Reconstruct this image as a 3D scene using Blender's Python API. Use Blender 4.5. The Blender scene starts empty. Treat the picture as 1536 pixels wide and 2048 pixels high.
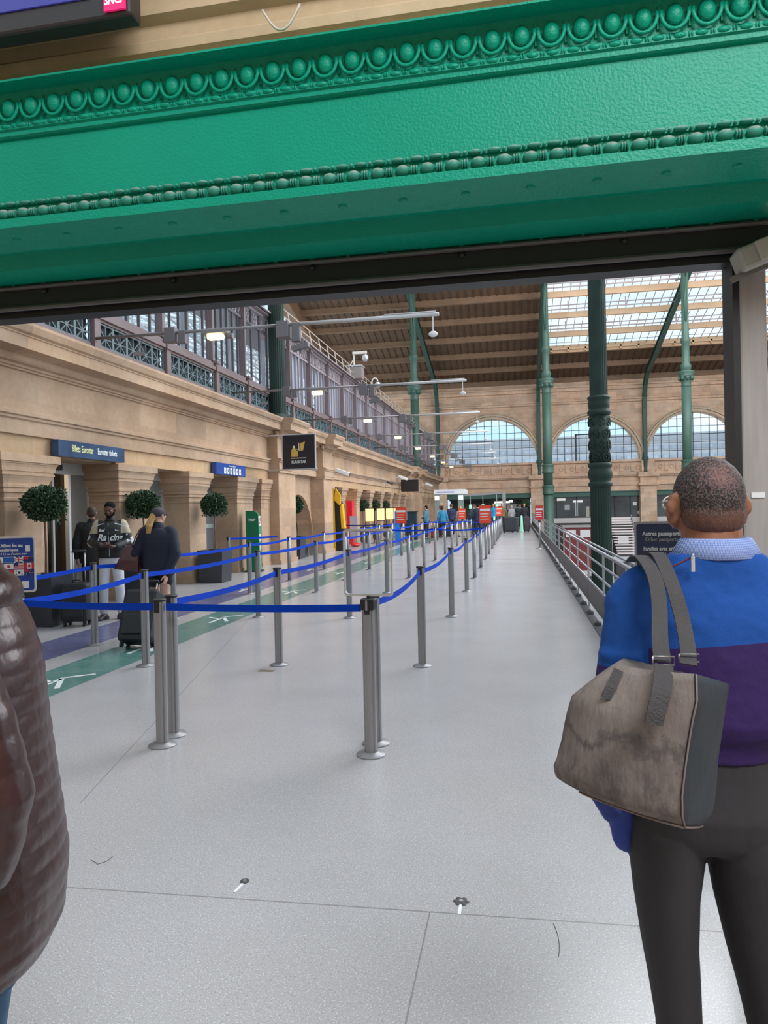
import bpy, bmesh, math, random
from mathutils import Vector, Matrix
import numpy as np
random.seed(7)
PI = math.pi
scene = bpy.context.scene
C = scene.collection

# ------------------------------------------------------------------ camera
EYE = 1.58
def unit(v):
    v = np.array(v, float); return v/np.linalg.norm(v)
_dy = unit((268, 12, -1420.0))
_up = np.array((-0.02, 1.0, 0.0)); _up = unit(_up-_dy*_up.dot(_dy))
_dx = np.cross(_dy, _up)
_R = np.array([_dx, _dy, _up])
cam_d = bpy.data.cameras.new('camera'); cam = bpy.data.objects.new('camera', cam_d); C.objects.link(cam)
m = Matrix.Identity(4)
for i in range(3):
    for j in range(3): m[i][j] = _R[i][j]
m[0][3], m[1][3], m[2][3] = 0.0, 0.0, EYE
cam.matrix_world = m
cam_d.sensor_fit = 'VERTICAL'; cam_d.sensor_height = 36.0; cam_d.lens = 1420/2048*36.0
cam_d.clip_start = 0.05; cam_d.clip_end = 500
scene.camera = cam

# ------------------------------------------------------------------ light
scene.view_settings.view_transform = 'Standard'; scene.view_settings.look = 'None'
scene.view_settings.gamma = 1.0; scene.view_settings.use_curve_mapping = False
scene.view_settings.exposure = 0.45
w = bpy.data.worlds.new('sky'); scene.world = w; w.use_nodes = True
nt = w.node_tree; nt.nodes.clear()
def N(nt, t, **k):
    n = nt.nodes.new(t)
    for a, b in k.items(): setattr(n, a, b)
    return n
out = N(nt, 'ShaderNodeOutputWorld'); bg = N(nt, 'ShaderNodeBackground'); bg.inputs[1].default_value = 0.9
tc = N(nt, 'ShaderNodeTexCoord'); no = N(nt, 'ShaderNodeTexNoise'); no.inputs['Scale'].default_value = 2.2; no.inputs['Detail'].default_value = 6
mp = N(nt, 'ShaderNodeMapping'); mp.inputs['Scale'].default_value = (1, 1, 2.5)
cr = N(nt, 'ShaderNodeValToRGB'); cr.color_ramp.elements[0].position = .40; cr.color_ramp.elements[0].color = (.50, .78, .98, 1)
cr.color_ramp.elements[1].position = .56; cr.color_ramp.elements[1].color = (.93, .97, 1.0, 1)
nt.links.new(tc.outputs['Generated'], mp.inputs['Vector']); nt.links.new(mp.outputs[0], no.inputs['Vector'])
nt.links.new(no.outputs['Fac'], cr.inputs[0]); nt.links.new(cr.outputs[0], bg.inputs[0]); nt.links.new(bg.outputs[0], out.inputs[0])
def area(name, loc, target, size, power, col):
    l = bpy.data.lights.new(name, 'AREA'); l.shape = 'RECTANGLE'; l.size, l.size_y = size; l.energy = power; l.color = col
    o = bpy.data.objects.new(name, l); C.objects.link(o); o.location = loc
    o.rotation_euler = (Vector(target)-Vector(loc)).to_track_quat('-Z', 'Y').to_euler(); return o
# daylight through the glazed roof of the station hall behind the viewer and of the nave, plus an added far fill lamp
area('skylight_entrance', (2.2, -1.5, 5.5), (.9, 2.1, 2.3), (3.0, 2.0), 215, (.95, .98, 1))
area('skylight_nave', (8, 26, 17), (-5, 22, 2), (14, 28), 6200, (.95, .96, 1))
area('far_fill_light', (11, 44, 15.5), (6, 62, -3), (24, 9), 2300, (.97, .97, 1))  # fill lamp added under the roof glazing to brighten the far wall

# ------------------------------------------------------------------ materials
MATS = {}
def mat(name, col, rough=.6, metal=0., var=0., vscale=4., bump=0., bscale=30., spec=.5, emit=0., alpha=1., stretch=None, coat=0.):
    if name in MATS: return MATS[name]
    M = bpy.data.materials.new(name); M.use_nodes = True; nt = M.node_tree; b = nt.nodes['Principled BSDF']
    if len(col) == 3: col = (*col, 1)
    b.inputs['Base Color'].default_value = col; b.inputs['Roughness'].default_value = rough; b.inputs['Metallic'].default_value = metal
    b.inputs['Specular IOR Level'].default_value = spec
    if coat: b.inputs['Coat Weight'].default_value = coat; b.inputs['Coat Roughness'].default_value = .2
    tc = N(nt, 'ShaderNodeTexCoord'); vec = tc.outputs['Object']
    if stretch:
        mp = N(nt, 'ShaderNodeMapping'); mp.inputs['Scale'].default_value = stretch
        nt.links.new(vec, mp.inputs['Vector']); vec = mp.outputs[0]
    if var:
        n = N(nt, 'ShaderNodeTexNoise'); n.inputs['Scale'].default_value = vscale; n.inputs['Detail'].default_value = 5
        nt.links.new(vec, n.inputs['Vector'])
        r = N(nt, 'ShaderNodeValToRGB')
        r.color_ramp.elements[0].position = .3; r.color_ramp.elements[0].color = tuple(c*(1-var) for c in col[:3])+(1,)
        r.color_ramp.elements[1].position = .7; r.color_ramp.elements[1].color = tuple(min(1, c*(1+var)) for c in col[:3])+(1,)
        nt.links.new(n.outputs['Fac'], r.inputs[0]); nt.links.new(r.outputs[0], b.inputs['Base Color'])
    if bump:
        n = N(nt, 'ShaderNodeTexNoise'); n.inputs['Scale'].default_value = bscale; n.inputs['Detail'].default_value = 3
        nt.links.new(vec, n.inputs['Vector'])
        bu = N(nt, 'ShaderNodeBump'); bu.inputs['Strength'].default_value = bump; bu.inputs['Distance'].default_value = .01
        nt.links.new(n.outputs['Fac'], bu.inputs['Height']); nt.links.new(bu.outputs[0], b.inputs['Normal'])
    if emit:
        b.inputs['Emission Color'].default_value = col; b.inputs['Emission Strength'].default_value = emit
    if alpha < 1: b.inputs['Alpha'].default_value = alpha
    MATS[name] = M; return M
def math_n(nt, op, a, b=None, c=None):
    n = N(nt, 'ShaderNodeMath', operation=op)
    for i, v in enumerate((a, b, c)):
        if v is None: continue
        if isinstance(v, (int, float)): n.inputs[i].default_value = v
        else: nt.links.new(v, n.inputs[i])
    return n.outputs[0]
def mixc(nt, f, a, b):
    n = N(nt, 'ShaderNodeMix', data_type='RGBA')
    if isinstance(f, (int, float)): n.inputs[0].default_value = f
    else: nt.links.new(f, n.inputs[0])
    for i, v in ((6, a), (7, b)):
        if isinstance(v, tuple): n.inputs[i].default_value = (*v[:3], 1)
        else: nt.links.new(v, n.inputs[i])
    return n.outputs[2]
def noise(nt, vec, scale, detail=4, rough=.5):
    n = N(nt, 'ShaderNodeTexNoise'); n.inputs['Scale'].default_value = scale; n.inputs['Detail'].default_value = detail; n.inputs['Roughness'].default_value = rough
    nt.links.new(vec, n.inputs['Vector']); return n.outputs['Fac']
def ramp(nt, f, p0, p1, c0=(0, 0, 0), c1=(1, 1, 1)):
    r = N(nt, 'ShaderNodeValToRGB'); e = r.color_ramp.elements
    e[0].position = p0; e[0].color = (*c0, 1); e[1].position = p1; e[1].color = (*c1, 1)
    nt.links.new(f, r.inputs[0]); return r.outputs[0]
def stone(name, c0, c1, plane='yz', bw=1.4, bh=.42, joint=.5, jsize=.006):
    M = bpy.data.materials.new(name); M.use_nodes = True; nt = M.node_tree; b = nt.nodes['Principled BSDF']
    tc = N(nt, 'ShaderNodeTexCoord'); sp = N(nt, 'ShaderNodeSeparateXYZ'); nt.links.new(tc.outputs['Object'], sp.inputs[0])
    cb = N(nt, 'ShaderNodeCombineXYZ')
    nt.links.new(sp.outputs['Y' if plane == 'yz' else 'X'], cb.inputs[0]); nt.links.new(sp.outputs['Z'], cb.inputs[1])
    br = N(nt, 'ShaderNodeTexBrick'); br.inputs['Scale'].default_value = 1; br.inputs['Brick Width'].default_value = bw; br.inputs['Row Height'].default_value = bh
    br.inputs['Mortar Size'].default_value = jsize; br.inputs['Mortar Smooth'].default_value = .3
    br.inputs['Color1'].default_value = (.82, .82, .82, 1); br.inputs['Color2'].default_value = (1.08, 1.04, 1, 1); br.inputs['Mortar'].default_value = (joint,)*3+(1,)
    nt.links.new(cb.outputs[0], br.inputs['Vector'])
    n1 = noise(nt, tc.outputs['Object'], .9, 5, .6); base = ramp(nt, n1, .35, .65, c0, c1)
    n2 = noise(nt, tc.outputs['Object'], 9, 6, .65); g = ramp(nt, n2, .25, .7, (.86, .86, .86), (1.04, 1.04, 1.04))
    def mul(a, b_):
        n = N(nt, 'ShaderNodeMix', data_type='RGBA', blend_type='MULTIPLY'); n.inputs[0].default_value = 1
        nt.links.new(a, n.inputs[6]); nt.links.new(b_, n.inputs[7]); return n.outputs[2]
    nt.links.new(mul(mul(base, g), br.outputs['Color']), b.inputs['Base Color'])
    b.inputs['Roughness'].default_value = .85
    bu = N(nt, 'ShaderNodeBump'); bu.inputs['Strength'].default_value = .25; bu.inputs['Distance'].default_value = .01
    nt.links.new(n2, bu.inputs['Height']); nt.links.new(bu.outputs[0], b.inputs['Normal'])
    MATS[name] = M; return M
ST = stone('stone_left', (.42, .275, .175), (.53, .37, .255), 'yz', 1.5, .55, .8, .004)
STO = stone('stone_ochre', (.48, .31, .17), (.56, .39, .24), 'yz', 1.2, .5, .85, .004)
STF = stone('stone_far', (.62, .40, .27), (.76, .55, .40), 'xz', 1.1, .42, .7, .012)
STN = stone('stone_near', (.52, .36, .20), (.66, .50, .33), 'xz', 2.3, .9, .8, .003)
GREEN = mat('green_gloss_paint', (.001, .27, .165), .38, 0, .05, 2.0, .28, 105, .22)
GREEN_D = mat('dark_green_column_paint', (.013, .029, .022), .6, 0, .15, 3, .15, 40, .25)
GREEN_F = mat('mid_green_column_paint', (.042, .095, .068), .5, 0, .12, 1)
ALU = mat('anodised_aluminium', (.30, .29, .295), .38, .55)
ALU_L = mat('light_aluminium', (.66, .65, .64), .35, .5)
STEEL = mat('brushed_steel', (.52, .52, .54), .28, .9)
BLACK = mat('black_plastic', (.012, .012, .014), .45)
DARK = mat('dark_grey_metal', (.03, .029, .030), .5, .2)
BELT = mat('blue_webbing', (.001, .045, .45), .8, 0, .1, 3, .2, 250, .15)
WHITE = mat('white_paint', (.75, .75, .75), .5)
MULL = mat('mauve_iron_paint', (.16, .115, .115), .5, 0, .12, 2)
PANEL = mat('blue_grey_iron_paint', (.09, .135, .15), .5, 0, .12, 3)
WOOD = mat('roof_beam_wood', (.24, .14, .08), .7, 0, .15, .8)
GREYP = mat('grey_door_frame_paint', (.34, .31, .295), .45, 0, .12, 5, stretch=(6, 6, .6))
def glassmat(name, tint, a, rough=.08):
    M = bpy.data.materials.new(name); M.use_nodes = True; nt = M.node_tree; nt.nodes.clear()
    o = N(nt, 'ShaderNodeOutputMaterial'); t = N(nt, 'ShaderNodeBsdfTransparent'); t.inputs[0].default_value = (*tint, 1)
    g = N(nt, 'ShaderNodeBsdfGlossy'); g.inputs['Color'].default_value = (*tint, 1); g.inputs['Roughness'].default_value = rough
    mx = N(nt, 'ShaderNodeMixShader'); mx.inputs[0].default_value = a
    nt.links.new(t.outputs[0], mx.inputs[1]); nt.links.new(g.outputs[0], mx.inputs[2]); nt.links.new(mx.outputs[0], o.inputs[0])
    MATS[name] = M; return M
GLASS = glassmat('clear_glass', (.92, .96, 1), .05)
GLASS_R = glassmat('roof_glass', (.95, .98, 1), .06, .3)
GLASS_D = glassmat('shop_glass', (.62, .64, .64), .07)

# ------------------------------------------------------------------ mesh builder
class MB:
    def __init__(s): s.bm = bmesh.new(); s.mi = 0
    def face(s, vs):
        try: f = s.bm.faces.new(vs); f.material_index = s.mi; return f
        except ValueError: return None
    def box(s, a, b, mi=None):
        if mi is not None: s.mi = mi
        x0, y0, z0 = a; x1, y1, z1 = b
        v = [s.bm.verts.new(p) for p in ((x0,y0,z0),(x1,y0,z0),(x1,y1,z0),(x0,y1,z0),(x0,y0,z1),(x1,y0,z1),(x1,y1,z1),(x0,y1,z1))]
        for q in ((3,2,1,0),(4,5,6,7),(0,1,5,4),(1,2,6,5),(2,3,7,6),(3,0,4,7)): s.face([v[i] for i in q])
        return s
    def bar(s, p0, p1, w, h=None, up=(0,0,1)):
        p0, p1 = Vector(p0), Vector(p1); d = (p1-p0).normalized(); u = Vector(up)
        if abs(d.dot(u)) > .98: u = Vector((0,1,0))
        a = d.cross(u).normalized(); b = a.cross(d).normalized(); h = w if h is None else h
        r = [[s.bm.verts.new(p+a*x*w/2+b*y*h/2) for x, y in ((-1,-1),(1,-1),(1,1),(-1,1))] for p in (p0, p1)]
        for i in range(4): s.face([r[0][i], r[0][(i+1)%4], r[1][(i+1)%4], r[1][i]])
        s.face(r[0][::-1]); s.face(r[1]); return s
    def rings(s, rings, closed=True, cap=True):
        R = [[s.bm.verts.new(p) for p in r] for r in rings]; n = len(R[0])
        for a, b in zip(R, R[1:]):
            for i in range(n if closed else n-1): s.face([a[i], a[(i+1)%n], b[(i+1)%n], b[i]])
        if cap and closed: s.face(R[0][::-1]); s.face(R[-1])
        return s
    def tube(s, pts, r, n=10, cap=True):
        pts = [Vector(p) for p in pts]; rr = r if isinstance(r, (list, tuple)) else [r]*len(pts)
        ref = None; rings = []
        for i, p in enumerate(pts):
            d = (pts[min(i+1, len(pts)-1)]-pts[max(i-1, 0)]).normalized()
            if ref is None: ref = Vector((0,0,1)) if abs(d.z) < .9 else Vector((1,0,0))
            a = d.cross(ref).normalized(); b = a.cross(d).normalized(); ref = b
            rings.append([p+a*rr[i]*math.cos(2*PI*k/n)+b*rr[i]*math.sin(2*PI*k/n) for k in range(n)])
        return s.rings(rings, cap=cap)
    def lathe(s, prof, c=(0,0,0), n=24, mod=None):
        c = Vector(c); rings = []
        for (r, z) in prof:
            rings.append([c+Vector((r*(1 if mod is None else mod(k/n, z))*math.cos(2*PI*k/n), r*(1 if mod is None else mod(k/n, z))*math.sin(2*PI*k/n), z)) for k in range(n)])
        return s.rings(rings)
    def sph(s, c, r, u=12, v=8):
        c = Vector(c); r = (r, r, r) if isinstance(r, (int, float)) else r
        rings = [[c+Vector((r[0]*math.sin(PI*j/v)*math.cos(2*PI*k/u), r[1]*math.sin(PI*j/v)*math.sin(2*PI*k/u), -r[2]*math.cos(PI*j/v))) for k in range(u)] for j in [.15]+list(range(1, v))+[v-.15]]
        return s.rings(rings)
    def prism(s, poly, axis, a, b):
        """poly: 2-D outline; axis 'y': (x,z) swept along y; 'x': (y,z) along x; 'z': (x,y) along z"""
        f = {'y': lambda p, t: (p[0], t, p[1]), 'x': lambda p, t: (t, p[0], p[1]), 'z': lambda p, t: (p[0], p[1], t)}[axis]
        return s.rings([[Vector(f(p, a)) for p in poly], [Vector(f(p, b)) for p in poly]])
    def build(s, name, mats, parent=None, smooth=False, kind=None, bevel=0):
        bmesh.ops.recalc_face_normals(s.bm, faces=s.bm.faces)
        me = bpy.data.meshes.new(name); s.bm.to_mesh(me); s.bm.free()
        for m_ in (mats if isinstance(mats, (list, tuple)) else [mats]): me.materials.append(m_)
        if smooth: me.polygons.foreach_set('use_smooth', [True]*len(me.polygons))
        o = bpy.data.objects.new(name, me); C.objects.link(o)
        if parent: o.parent = parent
        if kind: o['kind'] = kind
        if bevel:
            bv = o.modifiers.new('bevel', 'BEVEL'); bv.width = bevel; bv.segments = 2; bv.limit_method = 'ANGLE'
        return o
def autosmooth(o, ang=35):
    me = o.data; me.polygons.foreach_set('use_smooth', [True]*len(me.polygons))
    try: me.set_sharp_from_angle(angle=math.radians(ang))
    except Exception: pass
    return o
def tag(o, label, cat, group=None, kind=None):
    o['label'] = label; o['category'] = cat
    if group: o['group'] = group
    if kind: o['kind'] = kind
    return o
def empty(name, loc=(0,0,0), rz=0, label=None, cat=None, group=None, kind=None):
    o = bpy.data.objects.new(name, None); C.objects.link(o); o.location = loc; o.rotation_euler = (0,0,rz); o.empty_display_size = .1
    if label: tag(o, label, cat, group)
    if kind: o['kind'] = kind
    return o
def copy_tree(o, parent=None):
    c = o.copy(); C.objects.link(c); c.parent = parent
    for ch in [x for x in C.objects if x.parent == o]: copy_tree(ch, c)
    return c
def text(name, body, loc, size, material, parent=None, rot=(PI/2, 0, 0), align='CENTER', ext=.002, sx=1.0, shear=0., offset=0.):
    cu = bpy.data.curves.new('lettering', 'FONT'); cu.body = body; cu.size = size; cu.align_x = align; cu.align_y = 'CENTER'; cu.extrude = ext; cu.shear = shear
    cu.offset = offset; cu.resolution_u = 3
    t = bpy.data.objects.new('lettering', cu); C.objects.link(t)
    dg = bpy.context.evaluated_depsgraph_get(); me = bpy.data.meshes.new_from_object(t.evaluated_get(dg)); bpy.data.objects.remove(t)
    for v in me.vertices: v.co.x *= sx
    me.materials.clear(); me.materials.append(material)
    o = bpy.data.objects.new(name, me); C.objects.link(o); o.location = loc; o.rotation_euler = rot
    if parent: o.parent = parent
    return o
# ------------------------------------------------------------------ floor
def floor_mat():
    M = bpy.data.materials.new('terrazzo'); M.use_nodes = True; nt = M.node_tree; b = nt.nodes['Principled BSDF']
    tc = N(nt, 'ShaderNodeTexCoord'); v = tc.outputs['Object']; sp = N(nt, 'ShaderNodeSeparateXYZ'); nt.links.new(v, sp.inputs[0]); X, Y = sp.outputs[0], sp.outputs[1]
    col = ramp(nt, noise(nt, v, 1.4, 3, .5), .3, .7, (.37, .355, .355), (.41, .395, .40))
    stain = ramp(nt, noise(nt, v, .7, 3, .5), .45, .75)
    col = mixc(nt, math_n(nt, 'MULTIPLY', stain, .16), col, (.31, .295, .285))
    spk = ramp(nt, noise(nt, v, 130, 2, .5), .36, .42, (1, 1, 1), (0, 0, 0))
    col = mixc(nt, math_n(nt, 'MULTIPLY', spk, .55), col, (.25, .24, .24))
    spk2 = ramp(nt, noise(nt, v, 170, 2, .5), .60, .64)
    col = mixc(nt, math_n(nt, 'MULTIPLY', spk2, .5), col, (.78, .78, .79))
    # scuffs
    mp = N(nt, 'ShaderNodeMapping'); mp.inputs['Scale'].default_value = (9, 2.0, 1); mp.inputs['Rotation'].default_value = (0, 0, .7); nt.links.new(v, mp.inputs['Vector'])
    sc = ramp(nt, noise(nt, mp.outputs[0], 2.2, 8, .8), .66, .72)
    col = mixc(nt, math_n(nt, 'MULTIPLY', sc, .22), col, (.22, .21, .21))
    def band(a, b_, src=X):
        return math_n(nt, 'MULTIPLY', math_n(nt, 'GREATER_THAN', src, a), math_n(nt, 'LESS_THAN', src, b_))
    wear = ramp(nt, noise(nt, v, 3.5, 7, .75), .42, .72)
    gr = math_n(nt, 'MULTIPLY', band(-4.74, -4.05), band(3.2, 46, Y)); bl = math_n(nt, 'MULTIPLY', band(-5.86, -5.1), band(3.2, 46, Y))
    gcol = mixc(nt, math_n(nt, 'MULTIPLY', wear, .5), (.055, .18, .155), (.20, .30, .27)); bcol = mixc(nt, math_n(nt, 'MULTIPLY', wear, .5), (.085, .09, .21), (.2, .2, .29))
    col = mixc(nt, math_n(nt, 'MULTIPLY', gr, .93), col, gcol); col = mixc(nt, math_n(nt, 'MULTIPLY', bl, .93), col, bcol)
    def line(src, p, w_): return math_n(nt, 'LESS_THAN', math_n(nt, 'ABSOLUTE', math_n(nt, 'SUBTRACT', src, p)), w_)
    skew = math_n(nt, 'ADD', Y, math_n(nt, 'MULTIPLY', X, -.03))
    j = line(skew, 2.76, .004)
    j = math_n(nt, 'MAXIMUM', j, math_n(nt, 'MULTIPLY', line(X, -.37, .003), math_n(nt, 'LESS_THAN', skew, 2.76)))
    for yy in (21.4, 33.2, 45): j = math_n(nt, 'MAXIMUM', j, math_n(nt, 'MULTIPLY', line(Y, yy, .03), math_n(nt, 'GREATER_THAN', X, -1.0)))
    j = math_n(nt, 'MAXIMUM', j, math_n(nt, 'MULTIPLY', line(math_n(nt, 'ADD', X, math_n(nt, 'MULTIPLY', Y, .24)), -1.55, .003), band(3.5, 10, Y)))
    col = mixc(nt, math_n(nt, 'MULTIPLY', j, .6), col, (.14, .13, .12))
    nt.links.new(col, b.inputs['Base Color'])
    ro = ramp(nt, noise(nt, v, 1.2, 2, .5), .3, .7, (.20, .20, .20), (.25, .25, .25)); nt.links.new(ro, b.inputs['Roughness'])
    bu = N(nt, 'ShaderNodeBump'); bu.inputs['Strength'].default_value = .12; bu.inputs['Distance'].default_value = .002
    nt.links.new(noise(nt, v, 60, 3, .6), bu.inputs['Height']); nt.links.new(bu.outputs[0], b.inputs['Normal'])
    b.inputs['Specular IOR Level'].default_value = .45
    return M
FL = floor_mat()
f = MB(); f.box((-12, -5, -.3), (1.12, 58.5, 0)); f.box((1.12, -5, -.3), (5.5, 3.2, 0)); f.build('floor', FL, kind='structure')
LOWF = mat('lower_hall_floor', (.34, .33, .33), .35, 0, .1, .3)
f = MB(); f.box((1.12, 3.2, -4.7), (46, 72, -4.5)); f.build('floor', LOWF, kind='structure')
f = MB(); f.box((-12, 58.5, -.5), (1.12, 72, -.02)); f.build('floor', mat('threshold_floor', (.30, .29, .29), .5), kind='structure')
# platform edge wall down to the lower hall
f = MB(); f.box((1.0, 3.2, -4.5), (1.12, 70, -.3)); f.build('wall_right', mat('grey_edge_plaster', (.3, .28, .27), .7), kind='structure')

# ------------------------------------------------------------------ left wall
wall = empty('wall_left', (0, 0, 0), kind='structure')
PROF = [(-8.3,2.5),(-7.22,2.5),(-7.22,2.79),(-7.17,2.79),(-7.17,3.0),(-7.14,3.02),(-7.14,3.055),(-7.11,3.07),(-7.11,3.12),(-7.19,3.14),(-7.22,3.17),(-7.22,3.74),(-7.18,3.745),(-7.18,3.775),(-7.15,3.78),(-7.14,3.815),(-7.08,3.83),(-7.03,3.90),(-7.03,3.93),(-6.96,3.95),(-6.80,3.96),(-6.80,3.99),(-6.795,4.13),(-6.78,4.135),(-6.78,4.155),(-6.74,4.18),(-6.70,4.27),(-6.70,4.31),(-6.76,4.33),(-8.3,4.40)]
LOW = [(-8.3,2.5),(-7.22,2.5),(-7.22,2.79),(-8.3,2.79)]
UP = [(-8.3,2.79)]+PROF[3:]
def shift(p, d): return [(x+(d if x > -8.2 else 0), z) for x, z in p]
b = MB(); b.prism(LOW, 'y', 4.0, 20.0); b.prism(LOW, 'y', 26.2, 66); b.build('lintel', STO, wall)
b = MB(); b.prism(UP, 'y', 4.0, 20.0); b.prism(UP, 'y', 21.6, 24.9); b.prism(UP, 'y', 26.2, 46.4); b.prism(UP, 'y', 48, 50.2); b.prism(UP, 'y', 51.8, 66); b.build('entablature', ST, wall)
def big_pier(y0, y1, d=.30):
    b = MB(); b.prism(shift(UP, d), 'y', y0-.05, y1+.05)
    n = int((y1-y0)/.11)
    for i in range(n):
        y = y0+.02+i*(y1-y0)/n; b.box((-6.93, y, 3.80), (-6.75, y+.06, 3.92))
    for i in range(3): b.box((-7.2+i*.13, y0-.16, 3.80), (-7.13+i*.13, y0, 3.92))
    b.build('pier_cornice', ST, wall)
    b = MB(); b.box((-8.2, y0, 0), (-6.92, y1, 2.80)); b.box((-8.2, y0-.03, 0), (-6.88, y1+.03, .12)); b.box((-8.2, y0-.04, 2.72), (-6.87, y1+.04, 2.80))
    b.build('pier', ST, wall)
for a, c in ((20.0, 21.6), (24.95, 26.2), (46.4, 48.0), (50.2, 51.8)): big_pier(a, c)
CAP = [(0,0,1.80),(.02,0,1.81),(.02,0,1.85),(0,0,1.86),(.0,0,1.93),(.035,0,1.935),(.035,0,1.975),(.02,0,1.98),(.02,0,2.0),(.05,0,2.005),(.055,0,2.05),(.035,0,2.055),(.04,0,2.08),(.06,0,2.12),(.10,0,2.18),(.115,0,2.185),(.115,0,2.21),(.095,0,2.215),(.10,0,2.24),(.12,0,2.245),(.13,0,2.31),(.15,0,2.35),(.165,0,2.355),(.165,0,2.375),(.20,0,2.38),(.20,0,2.5)]
def pilaster(y0, y1, x0=-8.1, x1=-7.2):
    b = MB(); b.box((x0, y0, 0), (x1, y1, 1.80)); b.box((x0, y0-.02, 0), (x1+.02, y1+.02, .10)); b.build('pilaster', ST, wall)
    b = MB(); b.rings([[Vector((x0, y0-o, z)), Vector((x1+o*.6, y0-o, z)), Vector((x1+o*.6, y1+o, z)), Vector((x0, y1+o, z))] for o, _, z in CAP]); b.build('capital', ST, wall)
NEAR = ((6.05, 7.0), (8.95, 9.88), (11.92, 12.95), (14.75, 15.6), (17.5, 18.6), (19.25, 20.0))
for a, c in NEAR: pilaster(a, c)
FARP = [26.6]+[28.9+2.85*i for i in range(6)]+[45.6]+[53.6+2.6*i for i in range(5)]
for y in FARP: pilaster(y-.35, y+.35)
b = MB(); b.prism(PROF[-1:]+[(-8.2,4.4),(-8.2,4.62),(-7.5,4.62),(-7.35,4.45)], 'y', 4, 66); b.build('blocking_course', ST, wall)
# arched recess between the two big piers
YC, ZS, RR = 23.28, .50, 1.65
b = MB(); n = 20
arc = [(YC+RR*math.cos(PI*i/n), ZS+RR*math.sin(PI*i/n)) for i in range(n+1)]
for x in (-7.42,):
    for i in range(n):
        (ya, za), (yb, zb) = arc[i], arc[i+1]
        q = [(x, ya, za), (x, yb, zb), (x, yb, 2.8), (x, ya, 2.8)]; b.face([b.bm.verts.new(p) for p in q])
        q = [(x, ya, za), (x, yb, zb), (x-.5, yb, zb), (x-.5, ya, za)]; b.face([b.bm.verts.new(p) for p in q])
b.box((-7.92, 21.6, 0), (-7.42, YC-RR, 2.8)); b.box((-7.92, YC+RR, 0), (-7.42, 24.95, 2.8))
b.build('arch_wall', ST, wall)
b = MB()
for (r0, r1, x) in ((RR-.02, RR+.05, -7.36), (RR+.06, RR+.12, -7.38)):
    ring = []
    for i in range(-2, n+3):
        t = PI*min(max(i, 0), n)/n; z_off = -.45*(1 if i == -2 or i == n+2 else 0)
        ring.append([Vector((xx, YC+r*math.cos(t), max(0, ZS+r*math.sin(t)+z_off))) for r, xx in ((r0, -7.43), (r0, x), (r1, x), (r1, -7.43))])
    b.rings(ring)
b.build('archivolt', ST, wall)
b = MB(); b.box((-8.4, 21.5, 0), (-7.95, 25.0, 2.8)); b.build('niche_back', mat('niche_plaster', (.46, .34, .25), .8, 0, .08), wall)
# backs of the far arcade bays
b = MB(); b.box((-8.3, 26.2, 0), (-8.0, 66, 2.5)); b.build('arcade_back', mat('arcade_back_stone', (.50, .37, .28), .8, 0, .08, 1), wall)
b = MB(); b.box((-8.2, 18.6, 0), (-7.75, 19.3, 2.5)); b.build('bay_infill', mat('infill_stone', (.36, .27, .20), .8, 0, .1, 1), wall)

# shop behind the first bays
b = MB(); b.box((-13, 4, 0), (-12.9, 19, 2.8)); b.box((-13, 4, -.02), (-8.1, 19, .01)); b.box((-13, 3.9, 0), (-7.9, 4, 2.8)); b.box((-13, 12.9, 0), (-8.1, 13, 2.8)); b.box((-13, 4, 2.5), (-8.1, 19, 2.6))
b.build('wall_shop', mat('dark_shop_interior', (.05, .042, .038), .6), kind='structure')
# display stand with goods behind the glass
r = empty('display_stand', (-9.2, 10.9, 0), 0, 'lit wooden display stand seen through the ticket office door glass', 'display stand')
b = MB(); b.box((-.5,-.7,0),(.0,.7,.5)); b.box((-.5,-.7,1.4),(0,.7,1.45)); b.box((-.5,-.7,0),(-.45,.7,1.6)); b.build('shelf_unit', mat('warm_shelf_wood', (.42, .24, .10), .6), r)
b = MB()
for i in range(3):
    b.box((-.35, -.6, .55+i*.28), (-.02, .6, .58+i*.28))
b.build('shelf', mat('warm_shelf_wood'  , (.42, .24, .10), .6), r)
b = MB()
for i in range(3):
    for j in range(7): b.box((-.3, -.56+j*.16, .58+i*.28), (-.08, -.46+j*.16, .70+i*.28+.06*random.random()), )
o = b.build('boxed_goods', mat('tan_boxes', (.45, .30, .14), .6, 0, .5, 6), r); o['kind'] = 'stuff'
b = MB(); b.box((-8.6, 10.0, 1.55), (-8.55, 11.0, 1.95)); o = b.build('hanging_sign', mat('navy_sign', (.02, .035, .10), .4)); tag(o, 'dark blue hanging sign seen through the ticket office glass door', 'sign')
b = MB(); b.box((-10.5, 8.2, 1.3), (-10.4, 12.5, 2.4)); o = b.build('wall_poster', mat('pale_blue_poster', (.20, .24, .32), .5)); tag(o, 'large greyish blue wall poster deep inside the ticket office', 'poster')

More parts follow.
